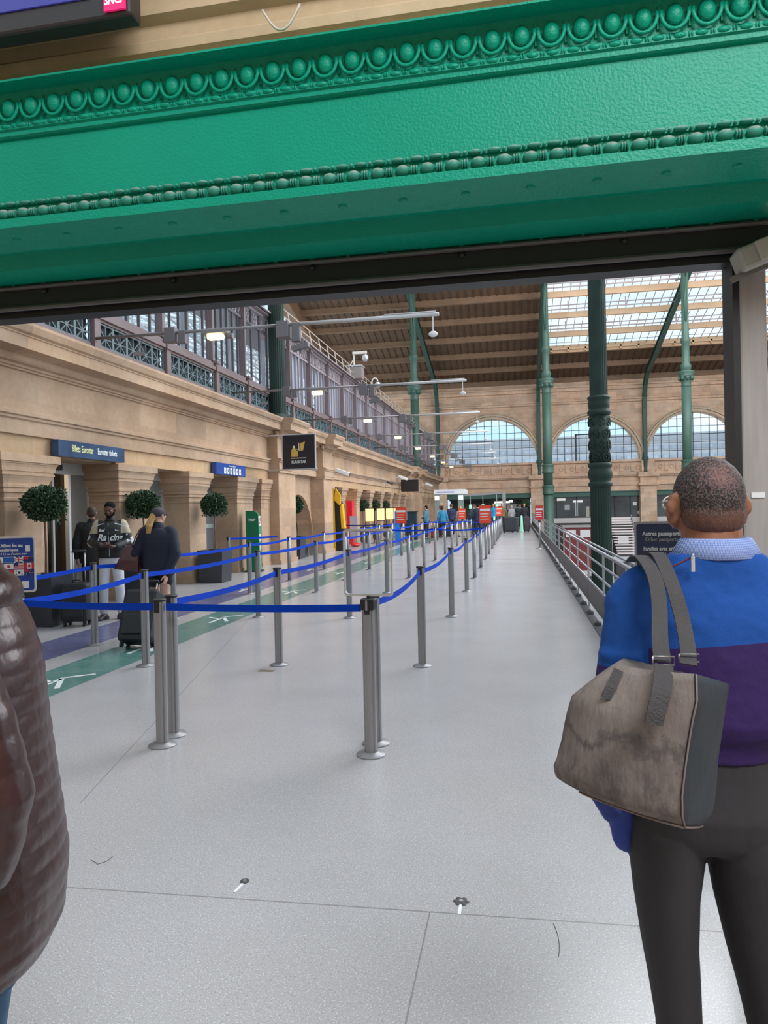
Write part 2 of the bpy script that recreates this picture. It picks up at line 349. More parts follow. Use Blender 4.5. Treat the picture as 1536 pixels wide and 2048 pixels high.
pl = bpy.data.lights.new('shop_fill_light', 'POINT'); pl.energy = 55; pl.color = (1, .75, .45); pl.shadow_soft_size = .3; po = bpy.data.objects.new('shop_fill_light', pl); C.objects.link(po); po.location = (-9.0, 10.6, 2.2)  # unseen warm lamp added to brighten the shop interior
def door_bay(k, y0, y1, kind):
    d = empty('door_%d' % k, (-7.85, (y0+y1)/2, 0), kind='structure'); w2 = (y1-y0)/2
    b = MB(); fr = .05
    b.box((-.04, -w2, 0), (.04, -w2+fr, 2.5)); b.box((-.04, w2-fr, 0), (.04, w2, 2.5)); b.box((-.04, -w2, 2.30), (.04, w2, 2.5)); b.box((-.03, -.02, 0), (.03, .03, 2.3))
    b.build('frame', mat('pale_door_frame', (.50, .48, .45), .4, .3), d)
    if kind == 'shop':
        b = MB(); b.box((-.01, -w2, 0), (.0, .25, 2.3)); b.build('glass', GLASS_D, d)
        b = MB(); b.box((-.02, .45, 0), (.02, w2, 2.3)); b.build('side_panel', mat('taupe_panel', (.20, .18, .155), .35, 0, .05), d)
        b = MB(); b.box((-.03, .40, 0), (.05, .46, 2.3)); b.build('white_stile', WHITE, d)
        b = MB(); b.box((.04, -.35, 2.36), (.12, .15, 2.46)); b.build('door_sensor', BLACK, d)
    else:
        b = MB(); b.box((-.03, -w2, 0), (-.01, w2, 2.3)); b.build('blind', mat('taupe_blind', (.30, .26, .22), .3, 0, .06), d)
        b = MB(); b.box((-.008, -w2, 0), (-.004, w2, 2.3)); b.build('glass', GLASS, d)
        b = MB()
        for z in (1.18, 1.56):
            for j in range(int(w2*2/.05)): b.box((.0, -w2+.05+j*.05, z), (.004, -w2+.085+j*.05, z+.10))
        b.build('safety_marking', mat('frosted_marking', (.50, .60, .58), .5), d)
    return d
door_bay(1, 9.88, 11.92, 'shop'); door_bay(2, 12.95, 14.75, 'blind'); door_bay(3, 15.6, 17.5, 'blind'); door_bay(4, 7.0, 8.95, 'shop')

# ------------------------------------------------------------------ iron gallery over the left wall
PY = [6.7, 9.1, 11.55, 14.2, 16.75, 18.9, 22.9, 25.3, 27.8, 30.3, 32.8, 35.3, 37.8, 40.3, 42.8, 45.3, 47.8, 50.3, 52.8, 55.3, 57.8, 60.3, 62.8, 65.3]
XB, XW = -7.42, -7.52
panelM = MB()
def starburst(w_, h_):
    b = MB(); t = .028
    b.box((0,-w_/2,0),(.03,-w_/2+t,h_)); b.box((0,w_/2-t,0),(.03,w_/2,h_)); b.box((0,-w_/2,0),(.03,w_/2,t)); b.box((0,-w_/2,h_-t),(.03,w_/2,h_))
    c = (0.012, 0, h_*.40)
    for a in range(0, 360, 45):
        r_ = math.radians(a+(0)); dy_, dz_ = math.cos(r_), math.sin(r_)
        L = min((w_/2)/abs(dy_) if abs(dy_) > .01 else 9, ((h_-c[2]) if dz_ > 0 else c[2])/abs(dz_) if abs(dz_) > .01 else 9)
        b.bar(c, (c[0], c[1]+dy_*L, c[2]+dz_*L), .026, .02)
    b.lathe([(.045,-.01),(.05,.012),(.03,.02)], n=10)
    return b
pb = starburst(.40, .43); me_p = pb.build('panel_proto', PANEL); me_panel = me_p.data; bpy.data.objects.remove(me_p)
for k in range(len(PY)-1):
    y0, y1 = PY[k], PY[k+1]
    bal = empty('iron_balustrade', (XB, (y0+y1)/2, 4.60)); num = ['first','second','third','fourth','fifth','sixth','seventh','eighth','ninth','tenth','eleventh','twelfth','thirteenth','fourteenth','fifteenth','sixteenth','seventeenth','eighteenth','nineteenth','twentieth','twenty-first','twenty-second','twenty-third'][k]
    tag(bal, 'cast iron gallery balustrade of starburst panels, %s bay from the near end' % num, 'balustrade', 'gallery balustrades above the left wall')
    w_ = (y1-y0); n = 5 if w_ < 3 else 7; pw = (w_-.25)/n
    for j in range(n):
        o = bpy.data.objects.new('panel', me_panel); C.objects.link(o); o.parent = bal; o.location = (0, -w_/2+.125+pw*(j+.5), .03); o.scale = (1, pw/.40, 1)
    a, c = -w_/2+.125, w_/2-.125; b = MB(); b.box((-.04,a,.47),(.05,c,.52)); b.box((-.06,a,.52),(.10,c,.60)); b.box((-.05,a,.60),(.04,c,.72)); b.box((-.03,a,-.02),(.05,c,.03)); b.build('rail', MULL, bal)
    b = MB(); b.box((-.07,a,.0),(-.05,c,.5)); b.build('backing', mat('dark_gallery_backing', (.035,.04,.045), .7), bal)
    b = MB(); b.box((-.04,-w_/2-.09,-.2),(.10,-w_/2+.09,.72)); b.box((-.06,-w_/2-.12,.50),(.13,-w_/2+.12,.60)); b.box((-.06,-w_/2-.12,.70),(.13,-w_/2+.12,.76)); b.build('post', MULL, bal)
DRAPE = mat('grey_blind_slats', (.50, .46, .48), .7, 0, .15, 5, stretch=(1, 4, .2))
for k in range(len(PY)-1):
    y0, y1 = PY[k], PY[k+1]; wn = empty('window_%d' % (k+1), (XW, (y0+y1)/2, 5.3), kind='structure'); h = (y1-y0)/2; H = 2.2
    b = MB(); b.box((-.08,-h-.07,0),(.08,-h+.07,H)); b.box((-.05,-h-.12,0),(.12,-h-.07,H)); b.box((-.1,-h-.14,H-.1),(.16,-h+.14,H+.12)); b.build('stile', MULL, wn)
    b = MB(); nm = 6
    for j in range(1, nm): b.box((-.03, -h+j*2*h/nm-(.04 if j == 3 else .013), 0), (.03, -h+j*2*h/nm+(.04 if j == 3 else .013), H))
    b.box((-.04,-h,H-.52),(.04,h,H-.47)); b.build('mullion', mat('dark_mauve_iron', (.085, .075, .08), .5) if k < 6 else mat('pale_mauve_iron', (.30, .25, .26), .5), wn)
    b = MB(); b.box((-.06,-h,H-.07),(.08,h,H)); b.box((-.08,-h,H),(.22,h,H+.05)); b.box((-.08,-h,H+.05),(.30,h,H+.09)); b.build('cornice', mat('pale_mauve_iron', (.30, .25, .26), .5), wn)
    b = MB()
    for j in range(nm):
        cy = -h+(j+.5)*2*h/nm; pts = [(0, cy+.15*math.cos(t), H-.27+.17*math.sin(t)) for t in [i*PI/5 for i in range(11)]]
        b.tube(pts, .018, 4); b.bar((0, cy-.17, H-.46), (0, cy+.17, H-.08), .02); b.bar((0, cy+.17, H-.46), (0, cy-.17, H-.08), .02)
    b.build('scroll_frieze', mat('pale_mauve_iron', (.30, .25, .26), .5), wn)
    b = MB(); b.box((-.012,-h,0),(-.006,h,H)); b.build('glass', GLASS, wn)
    if y0 > 22.5:
        b = MB(); nb = 14
        for j in range(nb):
            if (j*7+k*5) % 11 in ((0, 1, 2) if k < 12 else (0,)): continue
            cy = -h+(j+.5)*2*h/nb; b.box((-.16, cy-.07, 0), (-.13, cy+.07, H-.5))
        b.build('blind', DRAPE, wn)
b = MB(); b.box((-9.4, 4, 7.52), (-7.3, 66, 7.58)); b.box((-9.4, 3.9, 4.4), (-7.4, 66, 4.58)); b.build('ceiling_gallery', mat('gallery_soffit', (.32, .26, .24), .7), kind='structure')
# walkway railing on the gallery roof
r = empty('roof_walkway_railing', (-7.3, 4, 7.58), 0, 'slender pale railing along the top of the iron gallery', 'railing')
b = MB(); PR = mat('pale_railing_paint', (.50, .43, .38), .5)
for z in (.26, .50): b.tube([(0, 0, z), (0, 61, z)], .018, 6)
b.build('rail', PR, r)
for i in range(50): 
    b = MB(); b.bar((.02, i*1.22+.3, 0), (-.02, i*1.22+.1, .50), .03); b.build('upright', PR, r)
# slender glazed roof trusses beyond the gallery
TR = mat('white_truss_steel', (.50, .50, .50), .5); GZ = empty('ceiling_glazed', kind='structure')
for i, y in enumerate((11.5, 14.5, 17.5, 20.5, 23.5, 27, 31, 35)):
    b = MB(); x0, x1 = -8.6, -19
    b.bar((x0, y, 8.4), (x1, y, 10.8), .09); b.bar((x0, y, 7.7), (x1, y, 8.6), .08)
    n = 9
    for j in range(n):
        xa = x0+(x1-x0)*j/n; xb = x0+(x1-x0)*(j+1)/n; za = 7.7+.9*j/n; zb = 8.4+2.4*(j+1)/n
        b.bar((xa, y, za), (xb, y, zb), .05); b.bar((xb, y, 7.7+.9*(j+1)/n), (xb, y, zb), .05)
    b.bar((x0, y, 4.4), (x0, y, 8.4), .12); b.bar((x0, y, 6.0), (x0-2.6, y, 8.2), .06)
    o = b.build('roof_truss', TR, GZ)
b = MB()
for j in range(12):
    t = j/11; b.bar((-8.6-10.4*t, 9, 8.5+2.4*t), (-8.6-10.4*t, 40, 8.5+2.4*t), .07)
for j in range(40): b.bar((-8.6, 9+j*.78, 8.56), (-19, 9+j*.78, 10.96), .03)
b.build('glazing_lattice', TR, GZ)

# ------------------------------------------------------------------ cast-iron columns
def flute(n): return lambda t, z: 1-.055*(abs(math.sin(t*PI*n))**.6)
def near_column(x, y, z0, z1, label, ornament=True):
    r = empty('cast_iron_column', (x, y, z0), 0, label, 'column')
    if ornament:
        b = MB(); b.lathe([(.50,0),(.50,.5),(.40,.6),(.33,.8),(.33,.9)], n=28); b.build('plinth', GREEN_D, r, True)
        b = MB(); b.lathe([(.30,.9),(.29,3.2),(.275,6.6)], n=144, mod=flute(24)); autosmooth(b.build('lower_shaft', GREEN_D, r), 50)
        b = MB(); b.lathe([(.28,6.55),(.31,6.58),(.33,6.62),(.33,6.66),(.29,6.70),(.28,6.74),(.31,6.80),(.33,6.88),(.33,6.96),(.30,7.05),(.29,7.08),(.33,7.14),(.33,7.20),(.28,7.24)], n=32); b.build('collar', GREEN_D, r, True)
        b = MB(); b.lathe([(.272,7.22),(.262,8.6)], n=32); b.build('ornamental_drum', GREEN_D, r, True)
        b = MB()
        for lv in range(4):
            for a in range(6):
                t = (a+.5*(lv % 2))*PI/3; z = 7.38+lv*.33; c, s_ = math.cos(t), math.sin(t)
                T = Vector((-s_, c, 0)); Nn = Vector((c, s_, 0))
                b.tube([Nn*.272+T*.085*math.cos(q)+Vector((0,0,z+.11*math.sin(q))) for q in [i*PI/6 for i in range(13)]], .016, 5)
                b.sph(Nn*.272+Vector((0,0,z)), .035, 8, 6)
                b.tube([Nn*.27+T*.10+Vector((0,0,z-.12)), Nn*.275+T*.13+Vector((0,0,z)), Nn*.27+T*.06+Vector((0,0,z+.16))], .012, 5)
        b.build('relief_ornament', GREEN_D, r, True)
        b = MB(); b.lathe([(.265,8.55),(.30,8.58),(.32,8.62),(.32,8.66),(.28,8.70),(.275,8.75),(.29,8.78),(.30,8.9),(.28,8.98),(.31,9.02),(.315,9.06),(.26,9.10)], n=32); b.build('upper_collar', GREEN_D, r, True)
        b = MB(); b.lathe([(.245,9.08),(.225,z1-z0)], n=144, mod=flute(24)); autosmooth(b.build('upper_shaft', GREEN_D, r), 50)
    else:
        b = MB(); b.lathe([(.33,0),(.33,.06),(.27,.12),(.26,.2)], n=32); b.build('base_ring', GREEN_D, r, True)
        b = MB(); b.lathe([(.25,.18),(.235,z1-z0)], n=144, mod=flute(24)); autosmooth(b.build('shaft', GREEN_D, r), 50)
    return r
near_column(2.27, 20.6, -4.5, 12.5, 'big dark green fluted iron column with scrollwork drum, beyond the railing')
near_column(-7.15, 20.75, 4.33, 12.5, 'dark green fluted iron column standing on the left wall cornice', False)
def far_column(x, y, label):
    r = empty('tall_iron_column', (x, y, -4.5), 0, label, 'column', )
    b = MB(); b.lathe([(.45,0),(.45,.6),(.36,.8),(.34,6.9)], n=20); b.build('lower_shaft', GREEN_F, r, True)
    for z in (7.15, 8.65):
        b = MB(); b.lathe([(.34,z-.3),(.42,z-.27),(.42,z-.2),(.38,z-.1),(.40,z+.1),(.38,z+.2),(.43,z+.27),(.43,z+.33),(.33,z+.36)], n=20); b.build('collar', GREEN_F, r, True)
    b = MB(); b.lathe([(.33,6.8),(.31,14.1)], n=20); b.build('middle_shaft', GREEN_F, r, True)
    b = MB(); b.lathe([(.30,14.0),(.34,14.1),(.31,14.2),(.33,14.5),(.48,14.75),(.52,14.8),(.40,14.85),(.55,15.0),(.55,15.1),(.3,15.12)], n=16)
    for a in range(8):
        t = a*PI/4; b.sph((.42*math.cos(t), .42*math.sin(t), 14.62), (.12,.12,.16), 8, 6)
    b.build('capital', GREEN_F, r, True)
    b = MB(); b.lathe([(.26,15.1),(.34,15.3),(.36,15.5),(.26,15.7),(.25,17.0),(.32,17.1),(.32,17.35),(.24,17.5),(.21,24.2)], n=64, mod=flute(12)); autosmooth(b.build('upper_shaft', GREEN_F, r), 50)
    b = MB()
    for s in (-1, 1):
        for q in range(2):
            b.tube([(0, s*.2, 18.5), (s*.0+.08*(q*2-1), s*.35, 20), (0, s*.9, 21.8), (0, s*2.6, 23.2 if s < 0 else 22.2)], .07, 6)
    b.build('brace', GREEN_F, r, True)
for x, l in ((-7.35, 'left'), (2.15, 'middle'), (11.55, 'right')):
    far_column(x, 52, 'tall slim green iron column far down the hall, %s of the three under the far roof' % l)

# ------------------------------------------------------------------ far wall
far = empty('wall_far', (0, 0, 0), kind='structure'); YW = 70.0
AR = [(-12.0, 4.2), (-2.4, 4.35), (7.25, 4.1), (16.2, 4.25), (25.8, 4.25), (35.4, 4.25)]; ZA = 5.75
def arch_band(b, cx, r, y0, y1, x0, x1, zt):
    n = 28; pts = [(cx-r*math.cos(PI*i/n), ZA+r*math.sin(PI*i/n)) for i in range(n+1)]
    for i in range(n):
        (xa, za), (xb, zb) = pts[i], pts[i+1]
        b.face([b.bm.verts.new(p) for p in ((xa,y0,za),(xb,y0,zb),(xb,y0,zt),(xa,y0,zt))])
        b.face([b.bm.verts.new(p) for p in ((xa,y0,za),(xb,y0,zb),(xb,y1,zb),(xa,y1,za))])
b = MB(); ZT = 14.0
for i, (cx, r) in enumerate(AR):
    x0 = AR[i-1][0]+AR[i-1][1] if i else -20; x1 = cx-r
    b.box((x0, YW, ZA), (x1, YW+1.2, ZT)); arch_band(b, cx, r, YW, YW+1.2, 0, 0, ZT)
b.box((AR[-1][0]+AR[-1][1], YW, ZA), (46, YW+1.2, ZT))
b.box((-20, YW, ZA-.05), (46, YW+.0, ZA-.04)); b.box((-20, YW, 2.83), (46, YW+1.2, ZA))
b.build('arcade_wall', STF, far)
b = MB()
for cx, r in AR:
    for r0, r1, d in ((r-.03, r+.18, .22), (r+.22, r+.40, .30), (r+.44, r+.56, .16)):
        b.rings([[Vector((cx-q*math.cos(PI*i/28), yy, ZA+q*math.sin(PI*i/28))) for q, yy in ((r0, YW+.05), (r0, YW-d), (r1, YW-d), (r1, YW+.05))] for i in range(29)])
b.build('archivolt', stone('stone_archivolt', (.58, .42, .29), (.68, .52, .38), 'xz', 3, 3, .9, .003), far)
b = MB()
for z0, z1, d in ((11.2, 11.4, .25), (11.4, 11.5, .4), (12.4, 12.7, .3), (12.7, 12.85, .5), (5.55, 5.75, .25), (4.28, 4.42, .35), (4.16, 4.28, .22), (3.35, 3.42, .12)): b.box((-20, YW-d, z0), (46, YW+.02, z1))
b.build('string_course', STF, far)
b = MB()
for i in range(130):
    x = -19+i*.5
    b.box((x, YW-.10, 4.65), (x+.30, YW+.01, 5.35)) if i % 2 else b.tube([(x+.15+.15*math.cos(q), YW-.03, 5.0+.2*math.sin(q)) for q in [j*PI/4 for j in range(9)]], .05, 4)
b.build('frieze_ornament', STF, far)
b = MB()
for x in (-7.7, 1.85, 11.85, 21.0, 30.6):
    b.box((x-.6, YW-.45, -4.5), (x+.85, YW+.5, 3.3)); b.box((x-.75, YW-.7, 3.3), (x+1.0, YW, 3.45)); b.box((x-.6, YW-.5, 3.45), (x+.85, YW, 4.1)); b.box((x-.8, YW-.75, 4.1), (x+1.05, YW, 4.5)); b.box((x-.45, YW-.45, 4.5), (x+.7, YW, 5.6))
b.build('pier', STF, far)
b = MB(); b.box((-20, YW+.1, 2.35), (46, YW+.9, 2.83)); b.box((-20, YW, 2.75), (46, YW+.2, 2.83)); b.build('green_lintel', mat('lintel_green', (.045, .12, .09), .5), far)
for k, (cx, r) in enumerate(AR[1:4]):
    wn = empty('window_%d' % (30+k), (cx, YW+.6, ZA), kind='structure'); b = MB(); n = 12
    for i in range(1, n):
        x = -r+2*r*i/n; h = math.sqrt(max(r*r-x*x, 0)); b.bar((x, 0, 0), (x, 0, h), .045 if i % 2 else .07)
    for j in range(1, 6):
        z = j*.74
        if z < r: h = math.sqrt(r*r-z*z); b.bar((-h, 0, z), (h, 0, z), .045 if j != 3 else .07)
    b.build('glazing_bar', mat('dark_blue_iron', (.03, .05, .08), .5), wn)
    b = MB(); pts = [Vector((-r*math.cos(PI*i/28), .03, r*math.sin(PI*i/28))) for i in range(29)]; b.face([b.bm.verts.new(p) for p in pts]); b.build('glass', GLASS_R, wn)
    if k == 1:
        b = MB(); b.box((-1.75,-.1,0),(-1.60,.05,2.6)); b.box((.2,-.1,0),(.35,.05,2.6)); b.box((-1.75,-.1,2.5),(.35,.05,2.62)); b.build('vent_frame', BLACK, wn)
# shop fronts below the arches
SHOP = mat('dark_shop_glass', (.05, .055, .055), .15, 0, .5, .8)
sf = empty('shop_front', (6.8, YW+.5, -.1), 0, 'dark glazed shop front under the second far arch', 'shop front')
b = MB(); b.box((-4.6, 0, .2), (5.2, .1, 2.5)); b.build('glazing', SHOP, sf)
b = MB(); b.box((-4.6, -.3, -.15), (5.2, .2, .42)); b.build('sill', mat('white_ledge', (.68, .62, .58), .5), sf)
for x in (-4.5, -3.2, -1.3, .6, 2.2, 3.6, 5.0): b = MB(); b.box((x, -.08, .3), (x+.1, 0, 2.5)); b.build('mullion', BLACK, sf)
for i, (x, z, w_, h_, c) in enumerate([(-3.1,2.1,.8,.25,(.8,.8,.72)),(-1.6,1.9,.9,.2,(.8,.8,.75)),(-2.4,1.2,.5,.5,(.4,.4,.42)),(-1.4,.6,.25,1.3,(.55,.55,.58)),(.1,1.0,.35,.9,(.07,.12,.22)),(.9,.5,.25,.6,(.02,.35,.33)),(3.9,1.5,.35,.35,(.8,.8,.8)),(.2,1.9,.9,.15,(.6,.5,.2)),(-.4,.5,.3,1.0,(.45,.4,.3)),(4.3,.7,.5,.3,(.5,.5,.5))]):
    b = MB(); b.box((x, -.05, z), (x+w_, -.01, z+h_)); b.build('display_item', mat('display_%d' % i, c, .5, emit=.25 if i < 2 else 0), sf)
sf = empty('shop_front', (16.6, YW+.5, -.1), 0, 'shop front with dark poster under the rightmost far arch', 'shop front')
b = MB(); b.box((-3.9, 0, .2), (4.6, .1, 2.5)); b.build('glazing', SHOP, sf)
b = MB(); b.box((-3.9, -.3, -.15), (4.6, .2, .42)); b.build('sill', mat('white_ledge', (.68, .62, .58), .5), sf)
b = MB(); b.box((-2.6, -.12, .6), (-.6, -.05, 2.3)); b.build('poster', mat('slate_poster', (.07, .07, .12), .5), sf)
b = MB(); b.box((-2.4, -.14, .8), (-2.0, -.11, 1.1)); b.build('poster_badge', mat('amber', (.75, .42, .08), .5), sf)
b = MB(); b.box((-6.7, YW+1.8, -.4), (1.2, YW+2.0, 2.6)); b.box((-6.7, YW+.5, 2.2), (1.2, YW+2, 2.4)); b.build('wall_concourse', mat('dark_concourse', (.035, .038, .036), .6, 0, .5, .8), kind='structure')
for i, (x, z, w_, h_) in enumerate([(.35,1.95,.35,.4),(-1.1,1.9,1.5,.18),(-.9,1.65,.5,.12),(.1,1.2,1.1,.6)]):
    b = MB(); b.box((x-1.2, YW+1.4, z), (x-1.2+w_, YW+1.5, z+h_)); o = b.build('lamp_box', mat('bright_panel' if i < 3 else 'grey_panel', (.85, .88, .85) if i < 3 else (.3, .31, .32), .5, emit=1.2 if i < 3 else 0)); kk = None; tag(o, ['square white lit panel at right of the dark far concourse','long white strip light in the dark far concourse','short white strip under the long strip light','grey illuminated board deep in the far concourse'][i], 'light panel')
# lower-level wall
b = MB(); b.box((1.2, YW-.2, -4.6), (46, YW+.9, -.15)); b.build('lower_wall', mat('dark_lower_wall', (.04, .035, .033), .6, 0, .4, .5), far)
# building outside, seen through the arches
r = empty('office_building', (8, 92, -3), 0, 'pale blue banded office building seen through the far arched windows', 'building')
b = MB(); b.box((-50, 0, 0), (55, 6, 12.6)); b.build('wall', mat('pale_blue_cladding', (.82, .88, 1.0), .5, 0, .06, .4), r)
for z in (8.7, 9.7, 10.8, 11.9):
    b = MB(); b.box((-50, -.3, z), (55, 0, z+.18)); b.build('sun_shade', WHITE, r)
for z in (9.0, 10.1, 11.2):
    b = MB(); b.box((-50, -.1, z), (55, .01, z+.4)); b.build('window_band', mat('blue_grey_window_band', (.60, .68, .84), .3, 0, .3, .5, stretch=(3, 1, .1)), r)
b = MB(); b.box((-60,-3,12.6),(60,8,12.9)); b.build('roof', mat('zinc', (.55,.58,.62), .5), r)

# ------------------------------------------------------------------ far roof
d_, s_ = 3.1, .243; Z0 = 13.41
def zr(y): return Z0+s_*(70-y)
YTOP = 30.0
PL = bpy.data.materials.new('roof_planks'); PL.use_nodes = True; _n = PL.node_tree; _b = _n.nodes['Principled BSDF']
_t = N(_n, 'ShaderNodeTexCoord'); _s = N(_n, 'ShaderNodeSeparateXYZ'); _n.links.new(_t.outputs['Object'], _s.inputs[0])
_w = math_n(_n, 'FRACT', math_n(_n, 'MULTIPLY', _s.outputs[0], 6.6)); _j = math_n(_n, 'LESS_THAN', _w, .12)
_c = ramp(_n, noise(_n, _t.outputs['Object'], .5, 5, .6), .3, .7, (.125, .068, .036), (.175, .098, .052))
_c = mixc(_n, math_n(_n, 'MULTIPLY', _j, .4), _c, (.09, .05, .03)); _n.links.new(_c, _b.inputs['Base Color']); _b.inputs['Roughness'].default_value = .8
rf = empty('ceiling', (0, 0, 0), kind='structure')
b = MB()
def slab(b, x0, x1, ya, yb, dz=0, th=.15):
    b.rings([[Vector((x, ya, zr(ya)+dz)), Vector((x, yb, zr(yb)+dz)), Vector((x, yb, zr(yb)+dz+th)), Vector((x, ya, zr(ya)+dz+th))] for x in (x0, x1)])
slab(b, -17, 2.15, YTOP, 70.8, .35); slab(b, 2.15, 46, 70-2*d_+.2, 70.8, .35); b.build('plank_deck', PL, rf)
b = MB()
for k in range(0, 13):
    y = 70-k*d_
    b.box((-17, y-.10, zr(y)-.05), (2.15 if k > 2 else 46, y+.10, zr(y)+.36)); b.box((-17, y-.16, zr(y)-.12), (2.15 if k > 2 else 46, y+.16, zr(y)-.04))
b.build('purlin', WOOD, rf)
b = MB(); x = -16.9
while x < 45.5:
    ya = 70-2*d_ if x > 2.15 else YTOP
    b.bar((x, 70.5, zr(70.5)+.31), (x, ya, zr(ya)+.31), .06, .08); x += .58
b.build('batten', mat('dark_batten', (.11, .065, .04), .7), rf)
b = MB(); b.rings([[Vector((-17.6, YTOP, zr(YTOP)-.9)), Vector((-17.6, YTOP, zr(YTOP)+.6)), Vector((-16.6, YTOP, zr(YTOP)+.6)), Vector((-16.6, YTOP, zr(YTOP)-.9))], [Vector((-17.6, 70, zr(70)-.9)), Vector((-17.6, 70, zr(70)+.6)), Vector((-16.6, 70, zr(70)+.6)), Vector((-16.6, 70, zr(70)-.9))]]); b.build('verge_beam', WOOD, rf)
sk = empty('ceiling_skylight', (0, 0, 0), kind='structure'); YS = 70-2*d_
b = MB(); slab(b, 2.2, 46, 30, YS, .42, .02); b.build('glass', GLASS_R, sk)
b = MB(); x = 2.3
while x < 46: b.bar((x, YS, zr(YS)+.40), (x, 30, zr(30)+.40), .032, .05); x += .62
for k in range(17):
    y = YS-.9-k*1.55
    if y > 30: b.box((2.2, y-.012, zr(y)+.38), (46, y+.012, zr(y)+.41))
b.build('glazing_bar', mat('slate_blue_bar', (.10, .13, .17), .5), sk)
b = MB()
for k in range(3, 13):
    y = 70-k*d_; b.box((2.2, y-.12, zr(y)-.15), (46, y+.12, zr(y)+.3))
b.box((2.2, YS-.2, zr(YS)-.1), (46, YS+.1, zr(YS)+.55)); b.box((2.2, YS-.5, zr(YS)+.1), (46, YS-.35, zr(YS)+.25))
for i in range(30): b.box((3+i*1.45, YS-.5, zr(YS)-.05), (3.15+i*1.45, YS-.1, zr(YS)+.25))
b.build('purlin', mat('tan_roof_beam', (.62, .40, .24), .7, 0, .12, .8), sk)
b = MB()
for k in range(3, 12):
    y = 70-(k+.55)*d_; b.box((2.2, y-.04, zr(y)-.35), (46, y+.04, zr(y)-.27)); b.box((2.2, y-.04, zr(y)-.05), (46, y+.04, zr(y)+.02))
    for i in range(10): b.box((4+i*4.2, y-.03, zr(y)-.3), (4.08+i*4.2, y+.03, zr(y)+.3))
b.build('service_rail', mat('pinkish_grey_rail', (.36, .30, .30), .5), sk)
for x, l in ((-7.6, 'left'), (2.1, 'middle'), (11.75, 'right')):
    r = empty('roof_rib', (x, 69.4, 5.9), 0, 'dark green riveted roof rib curving down the far wall, %s of three' % l, 'roof rib')
    path = [(69.6, 5.9), (69.6, 10.4), (69.45, 11.5), (68.9, 12.6), (67.6, 13.6), (65, zr(65)-.5), (58, zr(58)-.5), (50, zr(50)-.5), (40, zr(40)-.5), (31, zr(31)-.5)]
    b = MB()
    for w_, t_, off in ((.34, .08, -.22), (.34, .08, .22), (.08, .44, 0)):
        rg = []
        for i, (y, z) in enumerate(path):
            a = Vector((0, path[max(i-1,0)][0], path[max(i-1,0)][1])); c = Vector((0, path[min(i+1,len(path)-1)][0], path[min(i+1,len(path)-1)][1])); dd = (c-a).normalized(); nn = Vector((0, -dd.z, dd.y))
            p = Vector((0, y-69.4, z-5.9))+nn*off
            rg.append([p+Vector((sx*w_/2, 0, 0))+nn*sz*t_/2 for sx, sz in ((-1,-1),(1,-1),(1,1),(-1,1))])
        b.rings(rg)
    b.build('girder', mat('dark_green_iron', (.028, .075, .055), .5), r)  # girder in one even dark green
    b = MB(); b.lathe([(.10,-1.6),(.2,-1.5),(.16,-1.1),(.22,-.3),(.30,-.2),(.30,.0)], c=(0,.2,0), n=10); b.build('bracket_foot', GREEN_F, r, True)

# entrance hall around the viewer: unseen walls and part ceiling added to cut ambient light, open overhead
b = MB(); b.box((-5.6, -5.3, 0), (4.6, -5.0, 5.2)); b.build('wall_back_unseen', STN, kind='structure')
b = MB(); b.box((-5.7, -5.0, 0), (-5.4, 2.2, 5.2)); b.build('wall_left', STN, kind='structure')
b = MB(); b.box((4.6, -5.0, 0), (4.9, 2.2, 5.2)); b.build('wall_right', STN, kind='structure')
b = MB(); b.box((-5.6, -5.2, 5.6), (4.8, -3.2, 5.8)); b.build('ceiling', mat('unseen_entrance_ceiling', (.5,.46,.42), .8), kind='structure')
# ------------------------------------------------------------------ near doorway: stone, iron beam, shutter box, frame posts
nw = empty('wall_front', (0, 0, 0), kind='structure')
b = MB(); XL, XR = -4.4, 3.4
P2 = [(2.305, 3.10), (2.305, 3.15), (2.34, 3.155), (2.34, 3.185), (2.31, 3.20), (2.31, 3.235), (2.325, 3.25), (2.325, 3.30), (2.29, 3.315), (2.29, 3.34), (2.36, 3.36), (2.36, 3.6), (3.1, 3.6), (3.1, 3.15)]
b.prism([(y, z) for y, z in P2], 'x', XL, XR); b.build('moulded_stone', STN, nw)
b = MB(); b.box((XL, 2.38, 3.36), (XR, 3.1, 4.6)); b.build('grey_plaster', mat('grey_mauve_plaster', (.30, .26, .26), .8, 0, .25, 3, .6, 15), nw)
b = MB(); b.box((XL-1.2, 2.2, 0), (XL, 3.2, 4.6)); b.box((XR, 2.2, 0), (XR+1.2, 3.2, 4.6)); b.build('stone_jamb', STN, nw)
beam = empty('iron_lintel_beam', (0, 2.30, 2.62), 0, 'broad glossy green riveted iron beam with egg-and-dart moulding across the top', 'beam')
def BX(y0, z0, y1, z1, nm, m_=GREEN):
    b = MB(); b.box((XL, y0-2.30, z0-2.62), (XR, y1-2.30, z1-2.62)); return b.build(nm, m_, beam)
BX(2.30, 2.64, 2.34, 3.135, 'face_plate')
b = MB()
pf = [(2.31,3.108),(2.198,3.102),(2.198,3.095),(2.235,3.094),(2.24,3.098),(2.262,3.096),(2.275,3.06),(2.285,3.02),(2.285,3.00),(2.275,2.995),(2.275,2.975),(2.283,2.97),(2.283,2.955),(2.29,2.95),(2.31,2.945)]
b.prism([(y-2.30, z-2.62) for y, z in pf], 'x', XL, XR); b.build('crown_moulding', GREEN, beam)
def xs(a, b_, st):
    while a < b_: yield a; a += st
EG = MB(); EG.sph((0, 0, 0), (.026, .030, .036), 14, 10)
EG.tube([(.040*math.cos(t), -.012, .005+.052*math.sin(t)) for t in [PI*.06+PI*.0-i*PI*1.12/10 for i in range(11)]], .0065, 6)
